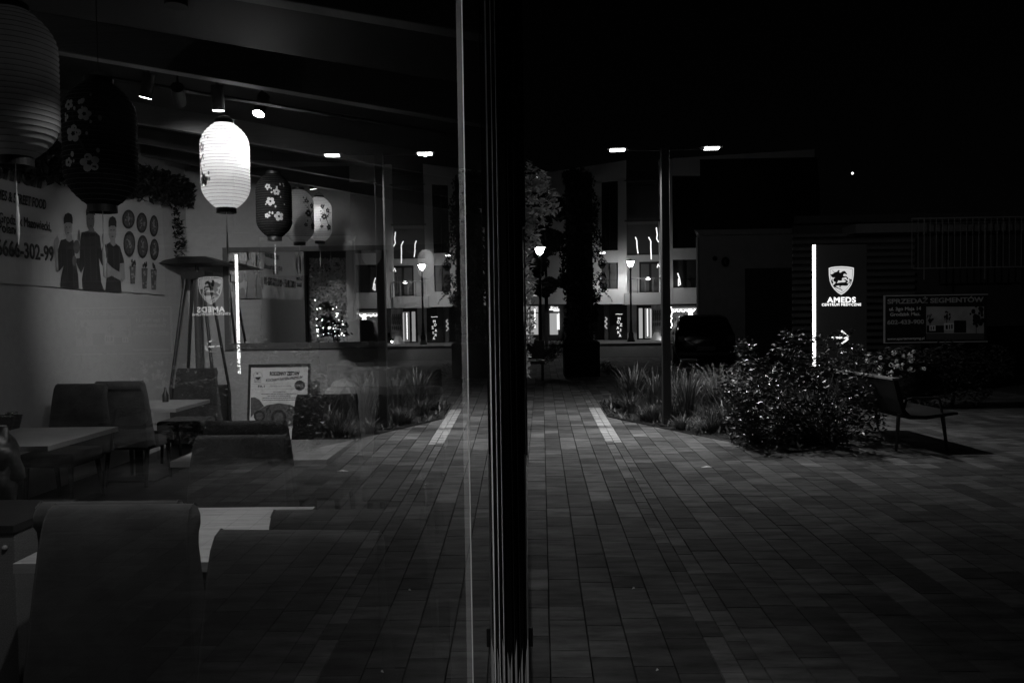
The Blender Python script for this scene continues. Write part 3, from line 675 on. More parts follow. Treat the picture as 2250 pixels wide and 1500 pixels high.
def lantern(label, loc, paper, printm, a0, branch, lit=0, sc=1.0, branchm=None, rz=0):
    t = thing("paper_lantern", label, "lantern", loc, rz, "paper lanterns hanging in a row"); t.scale = (sc, sc, sc)
    m = MB(); prof = []
    for i in range(NR * 4 + 1):
        v = i / (NR * 4); prof.append((lan_r(v) - .0022 * abs(math.sin(math.pi * i / 4)) ** .7, (v - .5) * LH))
    m.lathe(prof, n=48); m.build("paper_shade", paper, t, smooth=True)
    m = MB()
    for i in range(1, NR): 
        v = i / NR; r = lan_r(v) + .0004; zz = (v - .5) * LH
        m.tube([(r * math.cos(2 * math.pi * k / 32), r * math.sin(2 * math.pi * k / 32), zz) for k in range(33)], .0011, 4, cap=False)
    m.build("wire_ribs", pm("rib_wire", .05, .5), t)
    rb = lan_r(0) + .004
    m = MB(); m.lathe([(rb * .93, -LH / 2 - .03), (rb, -LH / 2 - .03), (rb, -LH / 2 + .004), (rb * .93, -LH / 2 + .004), (rb * .93, -LH / 2 - .03)], n=32); m.build("bottom_ring", BLACK, t)
    m = MB(); m.lathe([(rb * .93, LH / 2 + .02), (rb, LH / 2 + .02), (rb, LH / 2 - .004), (rb * .93, LH / 2 - .004), (rb * .93, LH / 2 + .02)], n=32)
    m.tube([(-rb, 0, LH / 2 + .01), (-rb * .5, 0, LH / 2 + .045), (0, 0, LH / 2 + .055), (rb * .5, 0, LH / 2 + .045), (rb, 0, LH / 2 + .01)], .002, 5); m.build("top_ring", BLACK, t)
    m = MB(); m.tube([(0, 0, LH / 2 + .05), (0, 0, LH / 2 + .5)], .0015, 5); m.build("hanging_wire", BLACK, t)
    m = MB(); m.tube([(0, 0, -LH / 2), (0, 0, -LH / 2 - .20)], .0022, 5); m.lathe([(.002, -LH / 2 - .13), (.006, -LH / 2 - .16), (.004, -LH / 2 - .18), (.008, -LH / 2 - .22), (.006, -LH / 2 - .29), (.001, -LH / 2 - .33)], n=8)
    m.build("tassel", pm("tassel_thread", .5, .8), t)
    m = MB(); mk = MB()
    for da, v, s in ((-.25, .76, .028), (.22, .68, .034), (-.12, .53, .043), (.32, .30, .046), (-.32, .31, .024)):
        petals(m, a0 + da, v, s, rnd.uniform(0, 1)); 
        for k in range(6): dab(mk, a0 + da + math.cos(k * 1.05) * s * .2 / LR, v + math.sin(k * 1.05) * s * .2 / LH, .0016, .004, 1)
    for k in range(18): dab(m, a0 + rnd.uniform(-.45, .65), rnd.uniform(.28, .84), rnd.uniform(.005, .009))
    m.build("blossom_print", printm, t)
    if branch:
        for pts in (((.32, .29), (.2, .40), (.02, .50), (-.10, .62), (-.15, .78)), ((.02, .5), (.2, .56), (.34, .60)), ((.32, .29), (.5, .27))):
            for i in range(len(pts) - 1):
                for k in range(8):
                    q = k / 8; dab(mk, a0 + pts[i][0] * (1 - q) + pts[i + 1][0] * q, pts[i][1] * (1 - q) + pts[i + 1][1] * q, .006 - .0008 * i, .0022, 1.3)
    mk.build("branch_print", branchm or INK, t)
    if lit: light('POINT', "lantern_fill", (.05, .06, .10), lit, t, .05)  # unseen light added inside the shade to make the paper glow
    return t
def lp(px, py, Y): return at(px, py, Y=Y)
BLP = pm("blossom_pale", .42, .7); BLG = pm("blossom_grey", .25, .7)
lantern("largest grey paper lantern cut by the left edge", lp(28, 185, 3.02), PAPG, INK, -.35, 1, .07, 1.0)
lantern("big dark paper lantern with pale blossoms, second from the left", lp(221, 318, 3.65), PAPD, BLP, -.12, 1, .5, 1.0)
lantern("brightly lit white ribbed paper lantern under the ceiling spots", lp(495, 365, 5.27), PAPW, BLG, -.95, 1, 9, 1.0)
lantern("dark paper lantern with pale blossoms hanging before the mirror", lp(602, 452, 7.1), PAPD, BLP, .24, 0, 0, 1.0)
lantern("dim grey paper lantern between the dark and the far white one", lp(657, 475, 8.5), PAPG, INK, 1.05, 1, .8, 1.0)
lantern("farthest white paper lantern beside the mirror frame, half lit", lp(702, 482, 10.2), PAPW, INK, .75, 1, 1.2, 1.0)

# ------------------------------------------------------------------ ceiling spotlights on a track
tr = thing("lighting_track", "thin dark lighting track crossing under the roof beams", "light track")
A = at(240, 172, Y=5.5); B = at(1010, 300, Y=5.5)
m = MB(); m.tube([A, B], .014, 4); m.build("rail", BLACK, tr)
SPOTS = []
def spot(px, py, Y, d, e, label, ang=70, em_s=14, tgt=None):
    p = at(px, py, Y=Y); d = Vector(d).normalized()
    t = thing("ceiling_spotlight", label, "spotlight", p, 0, "black cylinder ceiling spotlights")
    m = MB(); m.tube([-d * .0, -d * .16], .042, 20, cap=False); m.tube([-d * .155, -d * .16], .042, 20); m.tube([-d * .12, -d * .12 + Vector((0, 0, .16))], .008, 6); m.build("housing", BLACK, t)
    m = MB(); m.tube([d * .003, d * .001], .038, 20); m.build("lens", em("spot_lens_%d" % int(em_s), em_s), t)
    light('SPOT', "spot_beam", d * .03, e, t, .03, d * 2, ang, 1.0)
    return t
spot(320, 215, 5.3, (-.25, .1, -1), 5, "ceiling spotlight nearest the banner wall, pointing down", 100)
spot(395, 226, 5.4, (-.33, 1, -.46), 340, "unlit looking ceiling spotlight turned to the back wall, left of the lit lantern", 66)
spot(480, 243, 5.4, (.0, .1, -1), 26, "ceiling spotlight just above the brightly lit lantern", 110)
spot(568, 250, 5.6, (-.12, -.48, -.95), 100, "dazzling ceiling spotlight turned to the window, right of the lit lantern", 84, 90)
spot(688, 415, 9.8, (.1, .3, -1), 26, "small far ceiling spotlight above the last white lantern", 100)
for k, (x, y, z, e, tg) in enumerate(((-1.3, 3.0, 2.75, 30, (-1.3, 3.1, 0)), (-2.6, 2.2, 2.9, 85, (-4.6, 5.5, 2.6)), (-1.0, 1.95, 2.72, 46, (-1.05, 2.1, 0)), (-.8, .15, 2.62, 60, (-.06, 1.0, 1.15)))):  # unseen spots; second and fourth added to brighten banner and glass seal
    t = thing("ceiling_spotlight", ("ceiling spotlight over the nearest table, above the picture", "added ceiling spotlight brightening the banner wall, above the picture", "ceiling spotlight above the nearest chairs beside the glass", "added ceiling spotlight beside the viewer, brightening the glass edge seal")[k], "spotlight", (x, y, z), 0, "black cylinder ceiling spotlights")
    m = MB(); m.tube([(0, 0, 0.02), (0, 0, .16)], .042, 20); m.build("housing", BLACK, t)
    light('SPOT', "spot_beam", (0, 0, -.02), e, t, .03, Vector(tg) - Vector((x, y, z)), (120, 66, 120, 42)[k], .7)

# ================================================================== STREET LAMP (double head)
def street_lamp(label, p, e):
    t = thing("street_lamp", label, "street lamp", (p[0], p[1], 0), 0, "twin headed street lamps")
    m = MB(); m.box(-.057, .057, -.057, .057, 0, 3.86); m.build("post", pm("lamp_post_paint", .05, .4), t, bevel=.006)
    m = MB(); m.box(-.11, .11, -.11, .11, .004, .03); m.build("base_plate", BLACK, t)
    for s in (-1, 1):
        m = MB(); m.box(min(s * .057, s * .56), max(s * .057, s * .56), -.018, .018, 3.835, 3.86); m.build("arm", BLACK, t)
        h = MB(); h.box(s * .65 - .14, s * .65 + .14, -.07, .07, 3.86, 3.885); ho = h.build("lamp_head", BLACK, t, bevel=.004)
        q = MB(); q.box(s * .65 - .10, s * .65 + .10, -.055, .055, 3.838, 3.857); q.build("led_panel", LAMPM, ho, bevel=.006)
        light('SPOT', "lamp_beam", (s * .65, 0, 3.83), e, t, .02, (s * .65, 0, 0), 138, .95)
    return t
bp = at(1465, 936, Z=0)
LE = 400
SL_ = street_lamp("tall dark square street lamp with two glowing heads rising from the plant bed", (bp.x, bp.y), LE)
light('SPOT', "fill_beam", (.66, .02, 3.83), 140, SL_, .02, (9.6 - bp.x, 17.6 - bp.y, 1.4), 58, .8)  # added beams that brighten the sales board, climbing shrub and old house
light('SPOT', "fill_beam", (-.66, -.02, 3.83), 90, SL_, .02, (.15 - bp.x, 9.0 - bp.y, 2.4), 62, .9)
light('SPOT', "fill_beam", (.66, .02, 3.83), 60, SL_, .02, (4.0 - bp.x, 26.0 - bp.y, 1.5), 60, .8)
street_lamp("twin headed street lamp on the same path behind the viewer", (2.3, -7.5), 3)

# ================================================================== PLANT BED
def blades(mb, c, n, h, spread, wdt, rr, lean=.6):
    for i in range(n):
        a1 = rr.uniform(0, 6.283); r0 = rr.uniform(0, spread * .35); hh = h * rr.uniform(.55, 1.1); out = spread * rr.uniform(.2, 1.2) * lean
        b0 = Vector(c) + Vector((math.cos(a1) * r0, math.sin(a1) * r0, 0)); d = Vector((math.cos(a1), math.sin(a1), 0)); sd = Vector((-d.y, d.x, 0))
        tw = rr.uniform(-.6, .6); sd = (sd * math.cos(tw) + d * math.sin(tw)); vs = []
        K = 5; bend = rr.uniform(.3, 1.2)
        for k in range(K + 1):
            t = k / K; p = b0 + d * out * t ** 2 + Vector((0, 0, hh * (t - .28 * bend * t ** 3)))
            ww = wdt * (1 - t ** 2) * .5 + .0008; vs += [p - sd * ww, p + sd * ww]
        mb.add(vs, [(2 * k, 2 * k + 1, 2 * k + 3, 2 * k + 2) for k in range(K)])
def feathers(mb, c, n, h, spread, rr):
    for i in range(n):
        a1 = rr.uniform(0, 6.283); d = Vector((math.cos(a1), math.sin(a1), 0)); out = spread * rr.uniform(.2, 1); hh = h * rr.uniform(.6, 1.05)
        b0 = Vector(c) + d * .04; pts = [b0 + d * out * t ** 2 + Vector((0, 0, hh * (t - .25 * t ** 3))) for t in (0, .3, .6, .8, 1)]
        mb.tube(pts, [.0018, .0016, .0013, .001, .0006], 3, cap=False)
        for k in range(26):
            t = rr.uniform(.55, 1); p = b0 + d * out * t ** 2 + Vector((0, 0, hh * (t - .25 * t ** 3)))
            u = Vector((rr.uniform(-1, 1), rr.uniform(-1, 1), rr.uniform(.1, 1))).normalized() * rr.uniform(.012, .035); v = Vector((rr.uniform(-1, 1), rr.uniform(-1, 1), 0)).normalized() * .0022
            mb.add([p - v, p + v, p + u], [(0, 1, 2)])
def clump(name, label, cat, px, py, n, h, sp, wd, mat, seed, group=None, lean=.6):
    q = at(px, py, Z=0); m = MB(); blades(m, (q.x, q.y, 0.0), n, h, sp, wd, random.Random(seed), lean)
    return tag(m.build(name, mat), label, cat, group)
clump("iris_clump", "spiky broad leaved clump at the left tip of the plant bed", "plant", 1392, 900, 130, .88, .50, .030, BLADE, 11, "strap leaved clumps in the plant bed")
clump("iris_clump", "spiky clump pressed against the left side of the lamp post", "plant", 1440, 915, 90, .85, .40, .026, BLADE, 12, "strap leaved clumps in the plant bed")
clump("iris_clump", "tall arching strap leaves between lamp post and feathery grass", "plant", 1510, 930, 80, .92, .42, .022, BLADE, 13, "strap leaved clumps in the plant bed")
clump("iris_clump", "dark strap leaves just left of the glossy bush", "plant", 1630, 955, 100, .85, .42, .024, BLADE, 14, "strap leaved clumps in the plant bed")
clump("iris_clump", "low strap leaves behind the left tip of the bed", "plant", 1365, 880, 60, .45, .3, .016, BLADE, 18, "strap leaved clumps in the plant bed")
clump("iris_clump", "drooping strap leaves at the kerb between the lamp post and the low tussock", "plant", 1475, 930, 70, .5, .36, .02, BLADE, 19, "strap leaved clumps in the plant bed")
clump("iris_clump", "dark strap leaves at the kerb in front of the glossy bush", "plant", 1590, 945, 80, .55, .4, .02, BLADE, 20, "strap leaved clumps in the plant bed")
clump("grass_tussock", "low pale grass tussock at the bed edge right of the lamp post", "grass", 1545, 950, 260, .22, .22, .005, FEATH, 15, None, .9)
clump("fine_grass_clump", "dense fine arching grass behind the lamp post", "grass", 1575, 915, 520, .72, .5, .0055, BLADE, 16, None, .8)
for k, (px, py, n, h, sp, lb) in enumerate(((1355, 897, 120, .22, .25, "low fine grass at the very tip of the plant bed"), (1420, 925, 140, .26, .28, "low fine grass at the kerb left of the lamp post"), (1500, 945, 150, .24, .28, "low fine grass at the kerb right of the lamp post"),
        (1455, 885, 220, .55, .4, "taller fine grass behind the lamp post foot"), (1540, 885, 240, .62, .45, "taller fine grass at the back of the bed below the car"), (1610, 900, 240, .62, .45, "taller fine grass left of the glossy bush"), (1655, 972, 150, .3, .3, "low fine grass at the kerb below the glossy bush"),
        (1385, 908, 200, .36, .34, "knee high fine grass in front of the spiky tip clump"), (1435, 928, 200, .34, .3, "fine grass at the kerb touching the lamp post foot"), (1565, 950, 220, .42, .4, "arching fine grass at the kerb between tussock and glossy bush"), (1480, 900, 240, .66, .42, "tall fine grass just behind the right side of the lamp post"))):
    q = at(px, py, Z=0); m = MB(); blades(m, (q.x, q.y, 0), n, h, sp, .007, random.Random(200 + k), .8)
    tag(m.build("fine_grass_clump", BLADE), lb, "grass", "fine grass clumps in the plant bed")
for k, (px, py, n, h, sp, lb) in enumerate(((1480, 925, 26, 1.15, .14, "feathery seed plume rising just right of the lamp post"), (1512, 922, 26, 1.0, .18, "feathery seed stalks between lamp post and fine grass"),
        (1575, 915, 110, 1.05, .5, "broad pale haze of feather grass in front of the parked car"), (1620, 915, 50, .98, .36, "feather grass plumes beside the glossy bush"))):
    q = at(px, py, Z=0); m = MB(); feathers(m, (q.x, q.y, 0), n, h, sp, random.Random(30 + k)); tag(m.build("feather_grass", FEATH), lb, "grass", "feather grass plumes in the plant bed")
# litter and low leaves on the soil: nobody could count them
m = MB(); rr = random.Random(5)
for i in range(3200):
    for _ in range(30):
        x = rr.uniform(1.2, 6); y = rr.uniform(8, 15)
        if inside(x, y, bed): break
    a1 = rr.uniform(0, 6.28); s = rr.uniform(.03, .11); u = Vector((math.cos(a1), math.sin(a1), rr.uniform(0, 1.4))) * s; v = Vector((-math.sin(a1), math.cos(a1), 0)) * s * .2; p = Vector((x, y, .01))
    m.add([p, p + u * .5 + v, p + u, p + u * .5 - v], [(0, 1, 2, 3)])
tag(m.build("ground_cover", GREEN), "scattered low leaves and litter over the bed soil", "ground cover", kind="stuff")
# big glossy bush
gb = thing("glossy_bush", "large glossy leaved bush in front of the illuminated clinic pylon", "bush", (0, 0, 0))
m = MB(); st = MB(); rr = random.Random(21)
cb_ = at(1785, 960, Z=0)
lobes = [(1700, 905, .30), (1760, 880, .34), (1830, 880, .32), (1670, 850, .22), (1720, 800, .22), (1790, 815, .28), (1850, 820, .24), (1690, 955, .26), (1780, 950, .34), (1860, 935, .28), (1650, 790, .14), (1740, 755, .14), (1640, 760, .09), (1850, 750, .09), (1880, 860, .2), (1895, 930, .22), (1820, 985, .24), (1730, 990, .20), (1650, 900, .2), (1600, 850, .13), (1625, 890, .17), (1640, 945, .17), (1615, 925, .10), (1665, 870, .16), (1890, 780, .08), (1630, 815, .12)]
for px, py, r_ in lobes:
    Y = 9.6 + rr.uniform(-.3, .5); c = at(px, py, Y=Y); c.z = max(c.z, .18)
    n = int(6800 * r_ * r_ + 60); cl = [Vector((rr.gauss(0, r_ * .62), rr.gauss(0, r_ * .62), rr.gauss(0, r_ * .55))) + c for _ in range(max(5, int(130 * r_)))]
    for q in cl: leaves(m, q, (.085, .085, .085), max(6, n // len(cl)), .02, .04, flat=.8, rr=rr)
    for q in cl[:max(3, int(28 * r_))]:
        b0 = Vector((cb_.x + rr.uniform(-.15, .15), 9.7 + rr.uniform(-.15, .15), 0)); mid = (b0 + q) / 2 + Vector((0, 0, -.08)); st.tube([b0, mid, q], [.008, .005, .002], 5, cap=False)
m.v = [(x, y, max(z, .01)) for x, y, z in m.v]
m.build("foliage", GLOSSL, gb); st.build("stems", BARK, gb)
# pale flowering shrub behind the bench
fb = thing("hydrangea_shrub", "flowering shrub with pale round flower heads beside the clinic pylon", "shrub")
m = MB(); mf = MB()
for px, py, n in ((1920, 805, 5), (1940, 800, 6), (1955, 815, 7), (1975, 795, 6), (1990, 785, 5), (1962, 790, 5), (1930, 825, 4), (2000, 810, 4)):
    c = at(px, py, Y=12.6); leaves(m, c, (.2, .2, .22), 170, .03, .06, rr=rr)
    for k in range(n):
        q = c + Vector((rr.uniform(-.14, .14), rr.uniform(-.2, -.05), rr.uniform(-.12, .12))); s = rr.uniform(.024, .042)
        for j in range(26):
            d = Vector((rr.gauss(0, 1), rr.gauss(0, 1), rr.gauss(0, 1))).normalized(); u = d.orthogonal().normalized() * .013; v = d.cross(u)
            p = q + d * s; mf.add([p - u, p + v, p + u, p - v], [(0, 1, 2, 3)])
m.build("foliage", GREEN, fb); mf.build("flower_heads", PETAL, fb)
m = MB(); st = MB()
for px, py, r_ in ((2030, 810, .35), (2080, 800, .4), (2130, 815, .35), (2180, 800, .35), (2060, 850, .35), (2130, 850, .35), (2020, 860, .25)):
    c = at(px, py, Y=12.8); leaves(m, c, (r_, r_ * .8, r_), 900, .02, .045, rr=rr)
ds = thing("dark_shrub", "dim dense shrub behind the bench below the sales board", "shrub"); m.build("foliage", GREEN, ds); q = at(2090, 870, Y=12.8); st.tube([(q.x, q.y, 0), (q.x + .1, q.y, .5)], [.03, .015], 6); st.build("stems", BARK, ds)

# ================================================================== BENCH
bq = at(1975, 992, Z=0)
bn = thing("garden_bench", "dark outdoor bench with wooden back rail standing beside the glossy bush", "bench", (bq.x + .02, bq.y, 0), R(4))
L_ = 1.6; D_ = .62
m = MB()
prof = [(-.06, .80), (-.03, .80), (.02, .60), (.06, .46), (.12, .40), (.30, .395), (.60, .43), (.66, .43), (.66, .40), (.60, .395), (.30, .355), (.10, .36), (.02, .43), (-.03, .58), (-.08, .78)]
P = [(x, 0, z) for x, z in prof]; m.prism(P, (0, L_, 0)); m.build("seat_shell", BLACK, bn, fixn=True)
m = MB(); m.box(-.095, -.02, 0, L_, .80, .825); m.build("back_rail", pm("weathered_wood", .22, .6, nscale=6, namt=.3), bn, bevel=.003)
for y in (.04, L_ - .04):
    q = MB(); q.tube([(.0, y, .42), (-.03, y, 0)], [.026, .018], 4); q.build("leg", BLACK, bn)
    q = MB(); q.tube([(.50, y, .42), (.56, y, 0)], [.026, .018], 4); q.build("leg", BLACK, bn)
    q = MB(); q.tube([(.05, y, .44), (.09, y, .575), (.14, y, .59), (.44, y, .59), (.47, y, .57), (.50, y, .42)], .014, 5); q.build("armrest", BLACK, bn)

# ================================================================== CLINIC PYLON
PY = 13.4
a = at(1791, 538, Y=PY); b2 = at(1905, 538, Y=PY)
py_ = thing("sign_pylon", "dark illuminated clinic pylon with shield emblem, white lettering and glowing left edge", "sign")
m = MB(); m.box(a.x, b2.x, PY, PY + .10, 0, a.z); m.build("panel", pm("pylon_panel", .022, .5), py_, bevel=.004)
m = MB(); a1 = at(1786, 600, Y=PY - .01); a2 = at(1792, 600, Y=PY - .01); m.box(a1.x + .008, a2.x, PY - .012, PY + .03, .66, a.z); m.build("light_strip", em("strip_light", 5.0), py_)
SX, SY = 1800, 570
def sp(x, y, d=.004): return at(SX + x / 12.5, SY + y / 12.5, Y=PY - d)
def shield(s, cx=605, cy=560):
    P = [(262, 235), (340, 212), (450, 196), (605, 188), (760, 196), (870, 212), (952, 230), (948, 420), (925, 580), (880, 700), (800, 820), (700, 915), (605, 972), (510, 915), (410, 820), (335, 710), (290, 590), (268, 430)]
    return [(cx + (x - cx) * s, cy + (y - cy) * s) for x, y in P]
SHE = em("shield_light", .62); SHG = em("shield_border_light", .75)
m = MB(); m.poly([sp(x, y) for x, y in shield(1.0)]); m.build("shield_border", SHG, py_)
m = MB(); m.poly([sp(x, y, .006) for x, y in shield(.915)]); m.build("shield_line", INK, py_)
m = MB(); m.poly([sp(x, y, .008) for x, y in shield(.885)]); m.build("shield_face", SHE, py_)
m = MB(); DP = .010
horse = [[(302, 400), (345, 410), (395, 378), (440, 350), (490, 335), (520, 295), (555, 290), (562, 325), (545, 350), (585, 365), (640, 325), (690, 312), (725, 335), (768, 400), (758, 415), (735, 405), (715, 400), (690, 390), (668, 405), (662, 450), (700, 462), (735, 450), (800, 510), (800, 545), (770, 545), (745, 500), (725, 485), (690, 500), (640, 505), (620, 545), (640, 570), (590, 585), (520, 575), (512, 610), (470, 660), (440, 655), (450, 625), (400, 600), (385, 560), (405, 520), (440, 495), (400, 500), (350, 490), (325, 450)],
         [(440, 655), (500, 645), (600, 628), (700, 625), (735, 600), (700, 565), (660, 555), (680, 535), (730, 550), (790, 590), (785, 625), (750, 640), (800, 660), (795, 700), (750, 725), (690, 722), (640, 718), (600, 725), (575, 745), (600, 768), (580, 775), (548, 745), (560, 715), (500, 720), (450, 735), (520, 775), (610, 815), (645, 850), (620, 872), (612, 862), (625, 848), (560, 815), (420, 760), (375, 725), (390, 700)],
         [(345, 545), (375, 530), (362, 580), (395, 640), (360, 670), (340, 640), (330, 590)],
         [(820, 525), (900, 555), (880, 650), (850, 715), (858, 640), (850, 560), (832, 660), (800, 650), (830, 600)]]
for P in horse: m.poly([sp(x, y, DP) for x, y in P])
m.poly([sp(x, y, DP) for x, y in [(350, 300), (362, 298), (450, 375), (440, 385)]])
m.build("rider_emblem", INK, py_)
m = MB()
def rt(s, x0, x1, yb, yt, bold, sp_=1.0): text(m, s, lambda u, v: at(SX + (x0 + (x1 - x0) * u) / 12.5, SY + (yb + (yt - yb) * v - 6 * u) / 12.5, Y=PY - .006), bold, 0, sp_)
rt("AMEDS", 215, 1005, 1182, 1040, .055, 1.12); rt("CENTRUM MEDYCZNE", 72, 1150, 1275, 1208, .035, 1.15)
m.build("lettering", WHITE_E, py_)
m = MB()
def bar(x0, y0, x1, y1, wd):
    A_ = at(1700 + x0 / 4.09, 440 + y0 / 4.09, Y=PY - .006); B_ = at(1700 + x1 / 4.09, 440 + y1 / 4.09, Y=PY - .006); d = (B_ - A_).normalized(); nn = Vector((-d.z, 0, d.x)) * wd
    m.add([A_ - nn, B_ - nn, B_ + nn, A_ + nn], [(0, 1, 2, 3)])
bar(520, 1236, 672, 1236, .017)
for q in ((608, 1172, 672, 1228), (608, 1290, 672, 1244)): bar(*q, .014)
m.build("arrow", WHITE_E, py_)

# ================================================================== RIGHT BUILDINGS
CY = 20.0
cw = thing("slatted_building", "low dark building with horizontal slat cladding behind the clinic pylon", "building")
a = at(1742, 520, Y=CY); b2 = at(2420, 500, Y=CY)
m = MB(); wedge(m, a.x + .05, b2.x, CY + .2, CY + 5, 0, a.z + .3); m.build("wall", DARKW, cw)
z = .1; k = 0; m = MB()
while z < a.z + .1: m.box(a.x, at(2010, 600, Y=CY).x, CY, CY + .08, z, z + .085); z += .165
m.build("slats", pm("slat_wood", .10, .7, nscale=3, namt=.25, stretch=(1, 1, 6)), cw)
m = MB(); q0 = at(1880, 512, Y=CY - .6); q1 = at(2008, 496, Y=CY - .6); m.box(q0.x, b2.x, CY - .6, CY + 3, q0.z, q0.z + .22); m.build("fascia", pm("fascia_paint", .16, .8), cw)
m = MB(); wedge(m, a.x, b2.x, CY - .1, CY + 5, a.z + .32, a.z + .5); m.build("roof", DARKW, cw)
RY = 18.4
rl = thing("balcony_railing", "pale vertical bar railing of the raised terrace at the right edge", "railing")
q0 = at(2003, 479, Y=RY); q1 = at(2400, 466, Y=RY); qb = at(2010, 591, Y=RY)
m = MB(); m.box(q0.x, q1.x, RY - .02, RY + .02, q0.z - .03, q0.z); m.build("top_rail", pm("rail_paint", .2, .5), rl)
m = MB(); m.box(q0.x + .05, q1.x, RY - .02, RY + .02, qb.z, qb.z + .03); m.build("bottom_rail", pm("rail_paint", .2, .5), rl)
for k in range(30):
    m = MB(); x = q0.x + .01 + k * .137; dz = .25 if k in (2, 12, 22) else 0; wd = .011 if dz else .006
    m.box(x - wd, x + wd, RY - .008, RY + .008, qb.z - dz * 1.0, q0.z - .031); m.build("bar", pm("rail_paint", .2, .5), rl)
BY = 17.6
bb = thing("sales_board", "real estate sales board with Polish text, phone number and picture of houses", "sign")
a = at(1945, 651, Y=BY); b2 = at(2168, 749, Y=BY)
m = MB(); m.box(a.x, b2.x, BY, BY + .04, b2.z, a.z); m.build("panel", pm("board_navy", .02, .5), bb)
m = MB(); m.box(a.x - .02, b2.x + .02, BY - .01, BY + .045, a.z, a.z + .02); m.box(a.x - .02, b2.x + .02, BY - .01, BY + .045, b2.z - .02, b2.z); m.box(a.x - .02, a.x, BY - .01, BY + .045, b2.z, a.z); m.build("frame", pm("board_frame", .6, .5), bb)
for q in (a.x + .1, b2.x - .1):
    m = MB(); m.box(q - .03, q + .03, BY + .05, BY + .1, 0, a.z); m.build("post", BLACK, bb)
def bt(mb, s, x0, x1, yb, yt, bold=.045):
    text(mb, s, lambda u, v: at(1700 + (x0 + (x1 - x0) * u) / 4.09, 440 + (yb + (yt - yb) * v - .022 * (x1 - x0) * u) / 4.09, Y=BY - .004), bold)
m = MB(); mg = MB()
bt(mg, "SPRZEDAŻ SEGMENTÓW", 1022, 1888, 930, 888, .06)
bt(m, "ul. 3go Maja 14", 1038, 1325, 992, 962); bt(m, "Grodzisk Maz.", 1046, 1318, 1040, 1010); bt(mg, "602-433-900", 1020, 1352, 1115, 1078, .06); bt(m, "www.apartamentymg.pl", 1020, 1355, 1255, 1234)
m.build("white_lettering", WHITEP, bb); mg.build("grey_lettering", pm("grey_letter", .5, .6), bb)
def bp4(x0, y0, x1, y1, d=.003): return [at(1700 + x / 4.09, 440 + y / 4.09, Y=BY - d) for x, y in ((x0, y1), (x1, y1), (x1, y0), (x0, y0))]
m = MB(); m.poly(bp4(1370, 955, 1890, 1250)); m.build("picture_sky", pm("picture_sky", .5, .6, nscale=3, namt=.3), bb)
m = MB(); m.poly(bp4(1370, 1195, 1890, 1250, .004)); m.build("picture_road", pm("picture_road", .10, .6), bb)
m = MB(); 
for x0, y0, x1, y1 in ((1375, 1125, 1530, 1190), (1620, 1080, 1730, 1190)): m.poly(bp4(x0, y0, x1, y1, .005))
for cx, cy, rx, ry in ((1405, 1065, 30, 40), (1555, 1045, 32, 45), (1820, 1040, 75, 90)):
    for k in range(26):
        a1 = rnd.uniform(0, 6.28); q = rnd.uniform(0, 1) ** .6; sz = rnd.uniform(.12, .3); m.poly([at(1700 + x / 4.09, 440 + y / 4.09, Y=BY - .006 - k * 1e-5) for x, y in ell(cx + rx * q * math.cos(a1), cy + ry * q * math.sin(a1), rx * sz, ry * sz, 7)])
    m.poly([at(1700 + x / 4.09, 440 + y / 4.09, Y=BY - .0062) for x, y in ((cx - 2, cy), (cx + 2, cy), (cx + 3, cy + ry * 1.8), (cx - 3, cy + ry * 1.8))])
m.build("picture_dark_houses", INK, bb)
m = MB()
for x0, y0, x1, y1 in ((1398, 1125, 1455, 1172), (1530, 1102, 1620, 1165)): m.poly(bp4(x0, y0, x1, y1, .007))
m.build("picture_white_houses", WHITEP, bb)
m = MB()
for x0, y0, x1, y1 in ((1410, 1135, 1420, 1165), (1432, 1132, 1442, 1162), (1545, 1120, 1565, 1158), (1575, 1118, 1585, 1158), (1595, 1115, 1608, 1155)): m.poly(bp4(x0, y0, x1, y1, .009))
m.build("picture_windows", INK, bb)

HY = 26.0
ho = thing("old_house", "plain rendered house with overhanging cornice and dark steep roof behind the parked car", "house")
a = at(1532, 515, Y=HY); b2 = at(1790, 515, Y=HY)
m = MB(); wedge(m, a.x, b2.x, HY, HY + 8, 0, a.z); m.build("wall", GREYW, ho)
m = MB(); c0 = at(1522, 507, Y=HY)
prof = [(c0.x, 0, c0.z), (b2.x + .1, 0, c0.z), (b2.x + .1, 0, a.z - .05), (a.x + .02, 0, a.z - .05), (a.x - .02, 0, a.z)]
m.prism([(x, HY - .25, z) for x, _, z in prof], (2.1, 8.5, 0)); m.build("cornice", GREYW, ho, fixn=True)
m = MB(); z1 = at(1600, 598 - 50, Y=HY).z; m.box(a.x - .02, b2.x, HY - .04, HY - .001, z1 - .06, z1); m.build("string_course", GREYW, ho)
m = MB(); q0 = at(1535, 353, Y=HY + .5); q1 = at(1790, 353, Y=HY + .5); wedge(m, q0.x, q1.x, HY + .3, HY + 7, a.z + .1, q0.z); m.build("roof", pm("roof_sheet", .02, .7), ho)
m = MB(); q0 = at(1637, 590, Y=HY - .01); m.box(q0.x, q0.x + 1.6, HY - .03, HY - .002, 0, q0.z); m.build("gate", DARKW, ho)
m = MB(); q0 = at(1533, 600, Y=HY - .08); m.tube([(q0.x, HY - .1, 0), (q0.x, HY - .1, a.z - .1)], .05, 10); m.build("downpipe", pm("pipe_zinc", .4, .4, .6), ho)
m = MB(); q0 = at(1594, 575, Y=HY - .2); m.ball(q0, .13, 12, 8, 1.2); m.ball(at(1571, 568, Y=HY - .2), .08, 10, 6); m.build("wall_fixture", BLACK, ho)

